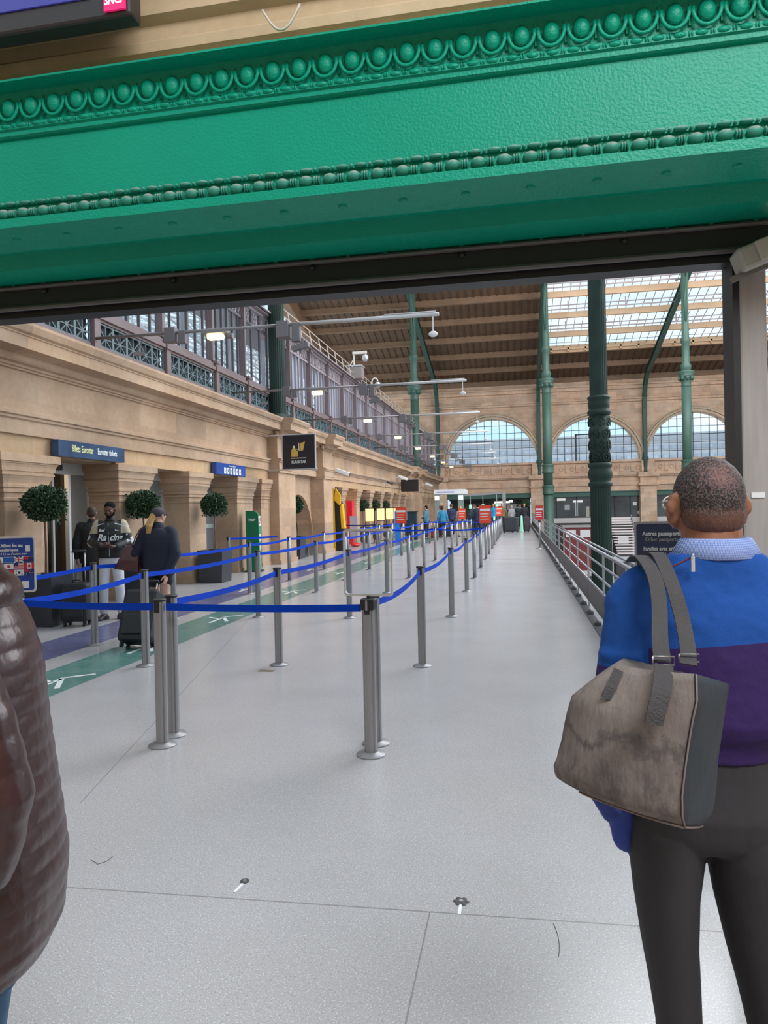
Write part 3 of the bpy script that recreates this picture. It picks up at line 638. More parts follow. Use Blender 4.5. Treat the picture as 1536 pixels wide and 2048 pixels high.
eg = EG.build('egg_ornament', GREEN, None, True); me_egg = eg.data; bpy.data.objects.remove(eg)
for x in xs(-3.4, 1.6, .0905):
    o = bpy.data.objects.new('egg_ornament', me_egg); C.objects.link(o); o.parent = beam; o.location = (x, -.026, .426); o.scale = (1, .75, .95)
b = MB()
for x in xs(-3.4, 1.6, .0905): b.bar((x+.045, -.030, .455), (x+.045, -.018, .395), .008)
b.build('dart_ornament', GREEN, beam)['kind'] = 'stuff'
b = MB()
for x in xs(-3.4, 1.6, .062):
    b.sph((x, -.022, .366), (.022, .010, .010), 8, 6)
    for q in (.027, .035): b.sph((x+q, -.022, .366), (.004, .010, .010), 6, 4)
b.build('upper_bead_row', GREEN, beam, True)['kind'] = 'stuff'
DUST = bpy.data.materials.new('green_paint_dusty'); DUST.use_nodes = True; _n = DUST.node_tree; _b = _n.nodes['Principled BSDF']
_t = N(_n, 'ShaderNodeTexCoord'); _g = N(_n, 'ShaderNodeNewGeometry'); _s = N(_n, 'ShaderNodeSeparateXYZ'); _n.links.new(_g.outputs['Normal'], _s.inputs[0])
_f = math_n(_n, 'MULTIPLY', ramp(_n, _s.outputs[2], .15, .6), ramp(_n, noise(_n, _t.outputs['Object'], 40, 4, .7), .3, .6))
_n.links.new(mixc(_n, _f, (.02, .22, .15), (.33, .31, .28)), _b.inputs['Base Color']); _b.inputs['Roughness'].default_value = .55
b = MB()
for x in xs(-3.4, 1.6, .062):
    b.sph((x, -.012, .092), (.022, .010, .008), 8, 6)
    b.sph((x+.031, -.012, .092), (.006, .008, .007), 6, 4)
b.build('middle_bead_row', DUST, beam, True)['kind'] = 'stuff'; b = MB(); b.box((XL, -.006, .086), (XR, .02, .098)); b.build('bead_backing', GREEN, beam)
LB = MB(); LB.sph((0, 0, 0), (.024, .020, .018), 12, 8)
for q in (.031, .039, .047): LB.sph((q, 0, -.001), (.0045, .017, .015), 8, 6)
lb = LB.build('bead', DUST, None, True); me_lb = lb.data; bpy.data.objects.remove(lb)
for x in xs(-3.2, 1.5, .0815):
    o = bpy.data.objects.new('bead_ornament', me_lb); C.objects.link(o); o.parent = beam; o.location = (x, -.012, .056)
b = MB(); b.prism([(-.03,.0),(-.03,.032),(-.012,.036),(.0,.07),(.04,.09),(.04,0)], 'x', XL, XR); b.build('bottom_fillet', GREEN, beam)
SOF = GREEN
b = MB(); b.prism([(.0,.001),(.12,.001),(.12,.006),(.20,.006),(.28,.05),(.34,.055),(.37,.0),(.60,.0),(.60,.12),(.02,.12),(.02,.01),(.0,.01)], 'x', XL, XR); b.build('soffit', SOF, beam)
b = MB()
for x in xs(-3.3, 1.8, .21):
    b.sph((x, .075, .002), (.016, .016, .009), 10, 6)
b.build('rivet', SOF, beam, True)
b = MB()
for x in xs(-3.3, 1.8, .155): b.sph((x, .545, .0), (.010, .010, .008), 8, 5)
b.build('small_rivet', SOF, beam, True)
sh = empty('roller_shutter_box', (0, 2.85, 2.50), 0, 'dark grey roller shutter box mounted beneath the green beam', 'shutter')
b = MB(); b.box((XL, 0, .02), (.93, .12, .12)); b.build('housing', DARK, sh)
b = MB(); b.tube([(XL, -.012, .105), (.93, -.012, .105)], .010, 8); b.tube([(XL, -.004, .016), (.93, -.004, .016)], .012, 8); b.build('trim_tube', mat('worn_grey_tube', (.12, .11, .11), .4, .3), sh)
b = MB(); b.box((XL, .02, -.02), (.93, .11, .02)); b.build('shutter_slot', BLACK, sh)
b = MB()
for x in xs(-3.3, .9, .62): b.sph((x, -.004, .085), (.014, .012, .012), 10, 6)
b.build('bolt', BLACK, sh, True)
fp = empty('door_frame_post', (.865, 2.90, 0), 0, 'grey painted steel door frame post at the right of the opening', 'door post')
b = MB(); b.box((-.04, -.05, 0), (.055, .08, 2.56)); o = b.build('column', GREYP, fp, bevel=.008)
b = MB(); b.box((-.062, -.045, 0), (-.04, .09, 2.56)); b.box((.055, .0, 0), (.066, .09, 2.56)); b.build('guide_rail', BLACK, fp)
b = MB(); b.box((-.012, -.055, 1.592), (.035, -.05, 1.612)); b.build('maker_plate', WHITE, fp)
fp['note'] = 0; del fp['note']
det = empty('door_sensor', (.875, 2.76, 2.47), 0, 'beige motion sensor box fixed on top of the door post', 'sensor')
b = MB(); b.bar((-.085, 0, -.035), (.115, 0, .035), .10, .085, up=(0,0,1)); o = b.build('body', mat('beige_plastic', (.40, .39, .36), .5), det, bevel=.012)
b = MB(); b.bar((-.03, -.055, -.012), (.04, -.055, .012), .012, .075, up=(0,0,1)); b.build('lens_cover', mat('beige_plastic_light', (.46, .43, .39), .35), det, bevel=.01)
b = MB(); b.bar((-.1, 0, -.09), (.11, 0, -.015), .03, .02); b.build('bracket', mat('grey_bracket', (.15, .14, .13), .5), det)
b = MB(); b.tube([(-.80+.13*i/14, 2.25, 3.24-.075*math.sin(PI*i/14)) for i in range(15)], .004, 6); o = b.build('loose_cable', mat('cream_cable', (.55, .50, .42), .5), None, True); tag(o, 'loop of cream cable hanging in front of the stone moulding at top', 'cable')
bd = empty('departure_board', (-1.82, 2.12, 3.200), 0, 'dark departure board with blue screen hanging at top left', 'display')
b = MB(); b.box((-.7, 0, 0.0), (.62, .07, .9)); o = b.build('housing', mat('dark_bronze_case', (.035, .03, .03), .4, .2), bd, bevel=.01)
b = MB(); b.box((-.66, -.006, .07), (.47, .0, .86)); b.build('screen', mat('indigo_screen', (.035, .035, .22), .25, emit=.35), bd)
b = MB(); b.box((.53, -.010, .014), (.605, -.002, .084)); b.build('logo_plate', mat('magenta_red_logo', (.62, .01, .12), .4, emit=.5), bd)
text('logo_lettering', 'SNCF', (.5675, -.0125, .042), .032, mat('lit_white', (.9, .9, .9), .5, emit=.5), bd, sx=.9, ext=.001, shear=.25, offset=.0006)
# ------------------------------------------------------------------ belt posts
ORD = ['first','second','third','fourth','fifth','sixth','seventh','eighth','ninth','tenth','eleventh','twelfth','thirteenth','fourteenth','fifteenth','sixteenth','seventeenth','eighteenth']
def pole_rings(z0, z1, R=.041):
    pr = []
    for k in range(48):
        t = k/48; q = (t*4) % 1; dd = abs(q-.5); r = R*(1 if dd > .07 else .86); pr.append((r*math.cos(2*PI*t), r*math.sin(2*PI*t)))
    return [[Vector((x, y, z)) for x, y in pr] for z in (z0, z1)]
b = MB(); b.rings(pole_rings(.018, .985)); pole_o = b.build('pole', ALU); autosmooth(pole_o, 30)
b = MB(); b.lathe([(.094,0),(.095,.006),(.090,.012),(.05,.020),(.046,.024)], n=32); base_o = b.build('base', mat('base_grey_metal', (.27, .26, .265), .45, .5)); autosmooth(base_o, 40)
b = MB(); b.lathe([(.044,.983),(.045,.99),(.045,.996),(.040,1.0)], n=24); b.box((-.018,-.047,.91),(.018,.047,.985)); cap_o = b.build('cap', BLACK)
b = MB(); b.lathe([(.041,.02),(.041,.985)], n=12); pole_lo = b.build('pole', ALU, None, True)
b = MB(); b.lathe([(.094,0),(.090,.012),(.046,.022)], n=14); base_lo = b.build('base', mat('base_grey_metal', (.27, .26, .265), .45, .5), None, True)
b = MB(); b.lathe([(.044,.983),(.045,.996),(.040,1.0)], n=12); b.box((-.018,-.047,.91),(.018,.047,.985)); cap_lo = b.build('cap', BLACK)
PROTO = [pole_o, base_o, cap_o, pole_lo, base_lo, cap_lo]
def belt(parent, a, b_, sag=.02, dark=False):
    """belt from post a to post b_; drawn in a's frame"""
    a, b_ = Vector((a[0], a[1], 0)), Vector((b_[0], b_[1], 0)); d = (b_-a); L = d.length; u = d.normalized(); n = Vector((-u.y, u.x, 0)); M_ = MB(); R = []
    for i in range(17):
        t = i/16; p = u*(.046+(L-.092)*t)+Vector((0, 0, .945-sag*4*t*(1-t))); tilt = .0
        R.append([p+n*s*.0012+Vector((0, 0, z)) for s, z in ((-1,-.024),(1,-.024),(1,.024),(-1,.024))])
    M_.rings(R); return M_.build('belt', mat('dark_navy_webbing', (.01, .012, .10), .6) if dark else BELT, parent)
def post(x, y, label, group, hi, to=None, sag=.02, dark=False):
    r = empty('belt_post', (x, y, 0), 0, label, 'belt post', group)
    for p in (PROTO[:3] if hi else PROTO[3:]):
        c = p.copy(); C.objects.link(c); c.parent = r
    for t in (to or []): belt(r, (x, y), t, sag, dark)
    return r
ROWS = {
 'r1': ('in the row along the open walkway', -.97, [4.68, 7.04, 10.27, 13.33, 15.76, 18.46, 21.42, 23.65, 26.71, 29.09, 31.93, 34.6, 37.2, 39.8, 42.5]),
 'r2': ('in the second row in from the walkway', -2.44, [4.68, 6.95, 10.06, 13.1, 15.79, 18.4, 20.97, 23.86, 26.3, 28.66, 31.55, 34.3, 37.5]),
 'r3': ('in the third row, right of the green floor band', -3.83, [6.78, 10.04, 13.14, 15.49, 18.08, 20.8, 23.29, 25.9, 28.29, 31.0, 34.0]),
 'r4': ('in the row between the green and blue floor bands', -5.08, [7.81, 9.83, 12.89, 15.29, 18.2, 20.9, 23.2, 25.86, 28.7, 31.4])}
PL_ = {}
for k, (desc, x, ys) in ROWS.items():
    for i, y in enumerate(ys):
        nxt = [(x, ys[i+1])] if i+1 < len(ys) else []
        if k == 'r3' and i == 0: nxt = nxt+[(-3.62, 4.62)]
        if k == 'r4' and i == 0: nxt = nxt+[(-5.1, 4.9)]
        if k == 'r1' and i == 6: nxt = nxt+[(-2.44, 20.97)]
        if k == 'r2' and i == 6: nxt = nxt+[(-3.83, 20.8)]
        if k == 'r3' and i == 5: nxt = nxt+[(-5.08, 20.9)]
        if k == 'r1' and i == 10: nxt = nxt+[(-2.44, 31.55)]
        if k == 'r2' and i == 10: nxt = nxt+[(-3.83, 31.0)]
        PL_[k, i] = post(x, y, 'belt post, %s from the front %s' % (ORD[i], desc), 'queue barrier posts', y < 14, nxt, .05 if k == 'r1' else .03)
post(-2.41, 4.46, 'left belt post of the nearest crossing blue belt, in front of its twin', 'queue barrier posts', True, [(-3.62, 4.62)], .01)
post(-.96, 4.46, 'silver belt post carrying the empty sign frame', 'queue barrier posts', True, [(-2.41, 4.46)], .008)
post(-3.62, 4.62, 'corner belt post behind the quilted jacket where two blue belts meet', 'queue barrier posts', True)
post(-5.1, 4.9, 'belt post behind the blue passport notice at far left', 'queue barrier posts', True)
post(-6.72, 15.75, 'thin belt post beside the stone pilaster behind the third potted tree', 'queue barrier posts', True, [(-5.9, 17.0)], .01)
post(-6.9, 27.9, 'belt post near the red machine by the arcade, dark belt attached', 'queue barrier posts', False, [(-5.6, 28.0)], .02, True)
post(-5.6, 28.0, 'belt post at the right end of the dark belt by the arcade', 'queue barrier posts', False)

# ------------------------------------------------------------------ framed notices
def notice(x, y, z, w_, h_, rz, face_mat, label, frame=ALU_L, name='notice_holder', socket=True, t=.018, clear=False):
    r = empty(name, (x, y, z), rz, label, 'sign')
    b = MB(); pts = []; rad = .02
    hw, c = w_/2-t/2, []
    for cx, cz, a0 in ((hw-rad, h_-rad-t/2, 0), (-hw+rad, h_-rad-t/2, PI/2), (-hw+rad, rad+t/2, PI), (hw-rad, rad+t/2, 1.5*PI)):
        for i in range(5): c.append((cx+rad*math.cos(a0+i*PI/8), cz+rad*math.sin(a0+i*PI/8)))
    cc = Vector((0, 0, h_/2)); R = []
    for (px_, pz_) in c+[c[0]]:
        p = Vector((px_, 0, pz_)); o = (p-cc).normalized()
        R.append([p-o*t/2+Vector((0,-.008,0)), p+o*t/2+Vector((0,-.008,0)), p+o*t/2+Vector((0,.008,0)), p-o*t/2+Vector((0,.008,0))])
    b.rings(R, cap=False); b.build('frame', frame, r)
    b = MB(); b.box((-hw, -.002, t/2), (hw, .002, h_-t/2)); b.build('panel', face_mat, r)
    if socket:
        b = MB(); b.box((-.046, -.046, -.085), (.046, .046, -.012)); b.box((-.012, -.010, -.02), (.012, .010, .01)); b.build('socket', BLACK, r, bevel=.008)
        b = MB(); b.box((-.008, -.05, -.085), (.006, -.045, -.02)); b.build('slot', ALU, r)
    return r
notice(-.955, 4.46, 1.02, .335, .435, -.10, GLASS, 'empty clear sign frame standing on the front belt post')
NAVY = mat('navy_notice', (.02, .033, .085), .35)
s = notice(.885, 4.72, 1.012, .33, .455, -.10, NAVY, 'dark blue notice in grey frame reading Autres passeports beside the railing', frame=mat('grey_frame', (.33, .32, .33), .4, .4), name='passport_notice')
TW = mat('notice_white_ink', (.62, .64, .68), .5); TG = mat('notice_grey_ink', (.34, .36, .36), .5)
text('lettering', 'Autres passeports', (.0, -.005, .375), .036, TW, s, offset=.0007, sx=.86)
text('lettering', 'Other passports', (.0, -.005, .339), .034, TG, s, sx=.86)
text('lettering', 'Familles avec enfants', (.005, -.005, .280), .034, TW, s, offset=.0006, sx=.80)
text('lettering', 'Families with children', (.01, -.005, .243), .033, TG, s, sx=.80)
b = MB(); b.box((-.115,-.005,.175),(-.02,-.003,.187)); b.box((-.115,-.005,.12),(-.10,-.003,.187)); b.build('pictogram', TW, s)
r = empty('sign_stand', (.885, 4.72, 0), 0, 'silver post holding up the dark blue passports notice by the railing', 'post')
b = MB(); b.lathe([(.041,.02),(.041,.99)], n=20); b.build('pole', ALU, r, True)
b = MB(); b.lathe([(.094,0),(.090,.012),(.046,.022)], n=24); b.build('base', mat('base_grey_metal', (.27,.26,.265), .45, .5), r, True)
# passport flags notice at left
BL = mat('royal_blue_notice', (.006, .05, .30), .35)
s = notice(-3.93, 4.98, .975, .32, .45, .42, BL, 'blue notice with white French text and rows of national flags at far left', name='flag_notice')
post(-3.93, 4.98, 'belt post under the blue flag notice', 'queue barrier posts', True)
FW = mat('flag_white', (.72, .72, .72), .5); FR = mat('flag_red', (.55, .01, .03), .5); FN = mat('flag_navy', (.012, .02, .13), .5); FB = mat('flag_blue', (.005, .10, .42), .5)
text('lettering', 'Utilisez les sas', (-.02, -.005, .375), .036, FW, s, offset=.0009, sx=.82)
text('lettering', 'biométriques', (-.045, -.005, .340), .036, FW, s, offset=.0009, sx=.82)
text('lettering', 'if 12 ou d\'autres pays', (.0, -.005, .309), .026, FW, s, sx=.86)
def rect(par, x0, z0, x1, z1, m_, y=-.005, nm='patch'):
    b = MB(); b.box((x0, y, z0), (x1, y+.002, z1)); return b.build(nm, m_, par)
rect(s, .085, .325, .118, .375, FW, nm='pictogram')
cols = [-.125, -.045, .035, ]; fw, fh = .074, .042
fl = {}
for rI, z in enumerate((.240, .188, .136)):
    for cI in range(4):
        x = -.148+cI*.0745+(.0)
        rect(s, x, z, x+.070, z+.046, FW, nm='flag_field')
def F(cI, rI): return (-.148+cI*.0745, (.240, .188, .136)[rI])
x, z = F(1, 0); rect(s, x, z+.002, x+.070, z+.044, FB, -.007, 'flag_field')
x, z = F(2, 0); rect(s, x, z, x+.07, z+.046, FN, -.0065, 'flag_field')
b = MB()
for a, c in (((x,z),(x+.07,z+.046)),((x,z+.046),(x+.07,z))): b.bar((a[0],-.008,a[1]),(c[0],-.008,c[1]),.010,.001,up=(0,1,0))
b.box((x,-.009,z+.016),(x+.07,-.0075,z+.030)); b.box((x+.028,-.009,z),(x+.042,-.0075,z+.046)); b.build('saltire', FW, s)
b = MB(); b.box((x,-.010,z+.020),(x+.07,-.009,z+.026)); b.box((x+.032,-.010,z),(x+.038,-.009,z+.046)); b.build('red_cross', FR, s)
x, z = F(3, 0); rect(s, x, z+.002, x+.070, z+.044, FN, -.007, 'flag_field'); rect(s, x, z+.024, x+.03, z+.044, FR, -.008, 'canton')
x, z = F(1, 1); b = MB(); b.lathe([(.012,0),(.012,.001)], n=20); o = b.build('red_disc', FR, s); o.rotation_euler = (PI/2, 0, 0); o.location = (x+.035, -.005, z+.023)
x, z = F(2, 1); b = MB()
for i in range(4): b.box((x, -.0065, z+.002+i*.012), (x+.07, -.0055, z+.007+i*.012))
b.build('red_stripes', FR, s); rect(s, x, z+.022, x+.030, z+.046, FN, -.0075, 'canton')
x, z = F(3, 1); rect(s, x, z, x+.018, z+.046, FR, -.0065, 'red_bar'); rect(s, x+.052, z, x+.070, z+.046, FR, -.0065, 'red_bar')
b = MB(); b.prism([(x+.035, z+.040), (x+.027, z+.026), (x+.022, z+.024), (x+.030, z+.012), (x+.040, z+.012), (x+.048, z+.024), (x+.043, z+.026)], 'y', -.0075, -.0055); b.build('maple_leaf', FR, s)
x, z = F(1, 2); rect(s, x, z+.023, x+.07, z+.046, FR, -.0065, 'red_band')
x, z = F(2, 2); b = MB(); b.lathe([(.010,0),(.010,.001)], n=20); o = b.build('centre_disc', FN, s); o.rotation_euler = (PI/2, 0, 0); o.location = (x+.035, -.005, z+.023)
b = MB()
for dx, dz in ((-.02,.012),(.02,.012),(-.02,-.012),(.02,-.012)): b.box((x+.035+dx-.004,-.0065,z+.023+dz-.004),(x+.035+dx+.004,-.0055,z+.023+dz+.004))
b.build('trigram', BLACK, s)
x, z = F(3, 2); rect(s, x, z, x+.07, z+.046, FN, -.0065, 'flag_field'); rect(s, x, z+.026, x+.03, z+.046, FR, -.0075, 'canton')
b = MB()
for dx, dz in ((.015,.010),(.045,.034),(.055,.020),(.046,.008),(.038,.022)): b.sph((x+dx,-.0075,z+dz),.0028,6,4)
b.build('star', FW, s)
rect(s, .055, .035, .105, .090, FW, nm='white_box'); rect(s, -.06, .06, -.035, .085, mat('notice_yellow', (.7, .55, .03), .5), nm='yellow_mark')
# small red and blue notices far down the rows
REDN = mat('orange_red_notice', (.78, .06, .02), .45)
def small(x, y, label, m_, z=1.06, w_=.33, h_=.46, kind='red'):
    s = notice(x, y, z, w_, h_, -.08, m_, label, frame=ALU_L if kind != 'red' else mat('red_frame', (.5, .05, .03), .5), name='queue_notice')
    if kind == 'red':
        rect(s, -w_*.42, h_*.68, w_*.42, h_*.80, FW, -.006, 'white_band')
        for i in range(3): rect(s, -w_*.40, h_*(.50-i*.14), w_*(.30-.1*(i % 2)), h_*(.54-i*.14), FW, -.006, 'text_line')
    else:
        b = MB(); b.sph((0, -.006, h_*.45), (.07, .004, .07), 10, 6); b.build('emblem', mat('pale_emblem', (.5, .6, .66), .5), s)
        rect(s, -w_*.35, h_*.72, w_*.35, h_*.78, mat('pale_emblem', (.5, .6, .66), .5), -.006, 'text_line')
    return s
small(-3.83, 23.29, 'red and white notice on a belt post, leftmost of the red ones', REDN, 1.08, .36, .55)
small(-.97, 21.42, 'large red notice on a belt post beside the open walkway', REDN, 1.08, .36, .55)
small(-2.44, 31.55, 'red notice on a belt post under the yellow-topped stand', REDN)
small(-.97, 37.2, 'small red notice farthest down the walkway row', REDN, 1.08, .34, .5)
small(.76, 26.7, 'red notice on a silver stand against the railing', mat('crimson_notice', (.55, .02, .03), .45), 1.06, .30, .52)
r = empty('sign_stand', (.76, 26.7, 0), 0, 'silver stand of the red notice against the railing', 'post')
b = MB(); b.lathe([(.03,.02),(.03,1.05)], n=12); b.build('pole', ALU, r, True); b = MB(); b.lathe([(.16,0),(.15,.02),(.04,.03)], n=20); b.build('base', STEEL, r, True)
small(-7.0, 27.2, 'dark teal notice in white frame near the red machine', mat('teal_notice', (.03, .10, .14), .45), 1.07, .30, .48, 'blue')
small(-5.08, 31.4, 'black and blue notice in a white frame by the lecterns', mat('black_blue_notice', (.015, .06, .12), .35), 1.05, .40, .50, 'blue')

for o in PROTO: bpy.data.objects.remove(o)
# ------------------------------------------------------------------ railing
r = empty('platform_railing', (1.05, 3.4, 0), 0, 'long grey tubular steel railing with kick plate along the right edge', 'railing'); L = 54
RP = mat('galvanised_rail', (.36, .355, .37), .35, .7)
b = MB(); b.tube([(0, 0, .95), (0, L, .95)], .022, 10); b.build('handrail', RP, r, True)
b = MB(); b.tube([(.05, 0, .985), (.05, L, .985)], .014, 8); b.build('upper_rail', RP, r, True)
for z in (.78, .60, .43):
    b = MB(); b.tube([(0, 0, z), (0, L, z)], .014, 8); b.build('lower_rail', RP, r, True)
b = MB(); b.box((-.01, 0, .10), (.01, L, .40)); b.build('kick_plate', mat('kick_plate_grey', (.060, .055, .056), .5, .2), r)
n = 28
for i in range(n):
    b = MB(); y = i*L/(n-1); b.box((-.010, y-.012, .0), (.018, y+.012, .95)); b.bar((.0, y, .93), (.05, y, .985), .02); b.build('upright', RP, r)
b = MB(); b.box((-.12, 0, 0), (-.01, L, .012)); b.box((-.125, 0, 0), (-.115, L, .03))
for i in range(54): b.box((-.11, i*1.0+.1, .012), (-.02, i*1.0+.22, .05)); b.sph((-.07, i*1.0+.16, .055), .018, 8, 5)
b.build('floor_channel', mat('channel_metal', (.11, .11, .115), .5, .4), r)

# ------------------------------------------------------------------ pole-mounted lights reaching over the hall
PG = mat('grey_conduit', (.20, .18, .18), .45, .3); PLt = mat('pale_conduit', (.46, .44, .43), .4, .3)
LAMP = mat('warm_lamp_glass', (1.0, .84, .36), .4, emit=1.8)
r0 = empty('light_boom', (-7.4, 11.5, 4.72))
b = MB(); b.tube([(0,0,0),(3.7,0,0)], .027, 10); b.build('inner_tube', PG, r0, True)
b = MB(); b.tube([(3.7,0,0),(6.2,0,.0)], .033, 10); b.tube([(5.3,0,.045),(6.15,0,.045)], .014, 6); b.build('outer_tube', PLt, r0, True)
BOX = mat('lilac_grey_box', (.13, .115, .12), .5)
b = MB(); b.box((1.42,-.09,-.17),(1.62,.09,.08)); b.box((1.66,-.05,-.2),(1.80,.05,.02)); b.build('inner_junction_box', BOX, r0, bevel=.01)
b = MB(); b.box((3.46,-.11,-.23),(3.68,.11,.05)); b.box((3.72,-.05,-.30),(3.86,.05,.02)); b.build('outer_junction_box', BOX, r0, bevel=.01)
b = MB(); b.bar((1.0,0,-.04),(.85,0,-.32),.02); b.bar((.80,0,-.32),(.95,.1,-.30),.1,.05); b.build('spotlight', BOX, r0); b = MB(); b.bar((3.9,0,-.25),(3.85,0,-.5),.03); b.bar((3.72,0,-.42),(4.0,0,-.36),.12,.08); b.build('spotlight', BOX, r0)
b = MB(); b.box((2.20,-.07,-.17),(2.48,.07,-.06)); b.build('lamp', LAMP, r0, bevel=.03)
b = MB(); b.box((2.12,-.1,-.07),(2.56,.1,-.02)); b.tube([(2.56,0,-.12),(2.66,0,-.12)], .05, 10); b.build('lamp_housing', PG, r0)
b = MB(); b.tube([(6.1,0,0),(6.1,0,-.28)], .012, 6); b.sph((6.1,0,-.32), (.075,.05,.05), 10, 6); b.build('hanging_camera', mat('white_camera', (.62,.6,.6), .4), r0)
names = ['nearest of all, with white hanging camera', 'second from the near end', 'third from the near end', 'fourth from the near end', 'fifth from the near end', 'sixth from the near end', 'seventh from the near end', 'eighth and farthest']
for i, nm in enumerate(names):
    o = r0 if i == 0 else copy_tree(r0)
    o.location = (-7.4, 11.5+6.3*i, 4.72+.02*i); tag(o, 'horizontal pipe arm with yellow lamp, '+nm, 'lamp arm', 'lamp arms over the queue')
for i, (x, y) in enumerate([]):
    b = MB(); b.box((-.22, -.12, -.05), (.22, .12, .05)); b.tube([(0,0,.05),(0,0,.12)], .02, 6); o = b.build('pendant_lamp', mat('white_lamp_glow', (1, .96, .85), .4, emit=5.0)); o.location = (x, y, 4.5)
    tag(o, 'small glowing lamp among the far pipes, %s counting from the near side' % ORD[i], 'lamp', 'far glowing lamps'); 
# dome cameras on the gallery roof
for (x, y, z, h, l, sq) in ((-7.4, 32.4, 8.15, .7, 'white dome camera on a square bracket above the gallery roof', True), (-7.4, 36.5, 7.58, .85, 'small dome camera hanging from a curved pipe above the gallery roof', False)):
    r = empty('dome_camera', (x, y, z), 0, l, 'security camera')
    b = MB()
    if sq: b.tube([(0,0,0),(0,0,h)], .035, 8); b.box((-.05,-.06,h-.03),(.62,.06,h+.09)); b.bar((-.3,0,0),(0,0,.45),.04)
    else: b.tube([(0,0,0),(0,0,h-.2)]+[(.16-.16*math.cos(t),0,h-.2+.2*math.sin(t)) for t in [i*PI/6 for i in range(1,7)]], .035, 8)
    b.build('bracket', mat('cream_pipe', (.58,.53,.48), .4), r)
    b = MB(); X = .55 if sq else .32; Z = h-.22 if sq else h-.36; b.sph((X,0,Z),(.15,.15,.2),14,10); b.build('dome', STEEL, r, True)
r = empty('roof_cabinet', (-7.25, 32.0, 7.58), 0, 'square grey equipment cabinet on the gallery roof', 'cabinet'); b = MB(); b.box((-.35,-.3,0),(.35,.3,.55)); b.build('body', mat('cabinet_taupe', (.22,.18,.17), .5), r); b = MB(); b.box((-.38,-.33,.55),(.38,.33,.6)); b.build('lid', PLt, r)
for i, (x, y, z, l) in enumerate(((-6.9, 26.8, 3.05, 'white bullet camera on the stone wall left of the arcade'), (-7.05, 42.5, 3.45, 'white bullet camera high on the wall above the far arcade'), (-7.05, 38.5, 3.0, 'tiny dark bullet camera on the wall moulding over the arcade'), (-7.0, 55, 3.4, 'white bullet camera beyond the hanging screen'))):
    r = empty('bullet_camera', (x, y, z), .5, l, 'security camera'); s_ = 1 if i != 2 else .6
    b = MB(); b.box((-.3*s_,-.03,-.02),(.1*s_,.03,.02)); b.box((-.32*s_,-.1,-.12),(-.26*s_,.1,.12)); b.build('bracket', PLt, r)
    b = MB(); b.bar((-.05*s_,0,.1*s_),(.45*s_,-.25*s_,-.12*s_),.17*s_,.15*s_); b.build('housing', WHITE if i != 2 else DARK, r, bevel=.02)
    b = MB(); b.bar((.45*s_,-.25*s_,-.12*s_),(.46*s_,-.255*s_,-.125*s_),.12*s_); b.build('lens', BLACK, r)
b = MB(); b.tube([(-7.05, 27.5, 3.12), (-7.05, 46, 3.12)], .02, 6); o = b.build('wall_conduit', PG); tag(o, 'thin grey conduit running along the wall above the arcade', 'pipe')
r = empty('hanging_screen', (-6.7, 43.2, 2.95), -.1, 'black television screen hanging off the far arcade wall', 'screen')
b = MB(); b.box((-.35,-.1,-.35),(.75,.05,.38)); b.build('body', mat('screen_black', (.02,.018,.02), .3), r, bevel=.02); b = MB(); b.bar((-.5,0,.2),(-.2,0,.2),.08); b.box((-.35,-.12,.38),(.75,.06,.42)); b.build('bracket', PLt, r)

# ------------------------------------------------------------------ signs on the wall
s = empty('ticket_sign', (-7.08, 10.95, 2.66), PI/2, 'long dark blue Billets Eurostar sign over the first doorway', 'sign')
b = MB(); b.box((-.95,-.02,-.14),(.95,.10,.12)); b.build('panel', mat('navy_enamel', (.025,.06,.13), .22, 0, .35, 2.5), s)
text('lettering', 'Billets Eurostar', (-.32, -.024, -.0), .155, mat('pale_yellow_ink', (.80,.80,.42), .5), s, sx=.62, offset=.001)
text('lettering', 'Eurostar tickets', (.40, -.024, -.0), .150, mat('sign_white_ink', (.78,.80,.82), .5), s, sx=.62, offset=.002)
s = empty('platform_sign', (-7.08, 16.85, 2.64), PI/2, 'bright blue sign with six small white tiles over the third doorway', 'sign')
b = MB(); b.box((-.92,-.02,-.14),(.92,.10,.14)); b.build('panel', mat('bright_blue_enamel', (.02,.07,.30), .25), s)
text('lettering', 'Personnel Réservé', (.05, -.024, .085), .06, FW, s, sx=.9)
for i, ch in enumerate('101744'):
    rect(s, -.48+i*.19, -.115, -.35+i*.19, .04, FW, -.026, 'white_tile'); text('tile_number', ch, (-.415+i*.19, -.03, -.035), .11, FN, s)
s = empty('hanging_sign', (-5.97, 19.0, 2.75), -.05, 'black square hanging sign with golden ticket pictogram reading EUROSTAR', 'sign')
b = MB(); b.box((-.47,0,0),(.47,.06,.93)); b.build('panel', mat('ink_black_panel', (.012,.012,.022), .3), s)
b = MB(); b.box((-.50,0,-.02),(-.47,.07,.95)); b.box((.47,0,-.02),(.49,.07,.95)); b.box((-.5,0,-.03),(.49,.07,0)); b.build('edge_trim', PLt, s)
GO = mat('gold_ink', (.60,.36,.07), .5); b = MB()
b.box((-.22,-.006,.36),(-.02,0,.50)); b.sph((-.14,-.003,.50),(.07,.004,.08),12,8); b.box((-.22,-.006,.33),(-.02,0,.36)); b.prism([(.05,.50),(.13,.50),(.19,.74),(.03,.70)], 'y', -.006, 0); b.build('pictogram', GO, s)
b = MB(); b.sph((-.14,-.004,.60),(.035,.004,.04),12,8); b.box((-.08,-.008,.53),(0,0,.55)); b.bar((.02,-.004,.49),(.0,-.004,.72),.02,.01); b.build('pictogram_light', mat('pale_gold_ink', (.75,.62,.42), .5), s)
b = MB(); b.box((-.22,-.006,.28),(.22,0,.30)); b.build('rule', mat('pale_gold_ink', (.75,.62,.42), .5), s)
text('lettering', 'EUROSTAR', (.0, -.006, .18), .105, FW, s, sx=.82, offset=.002)
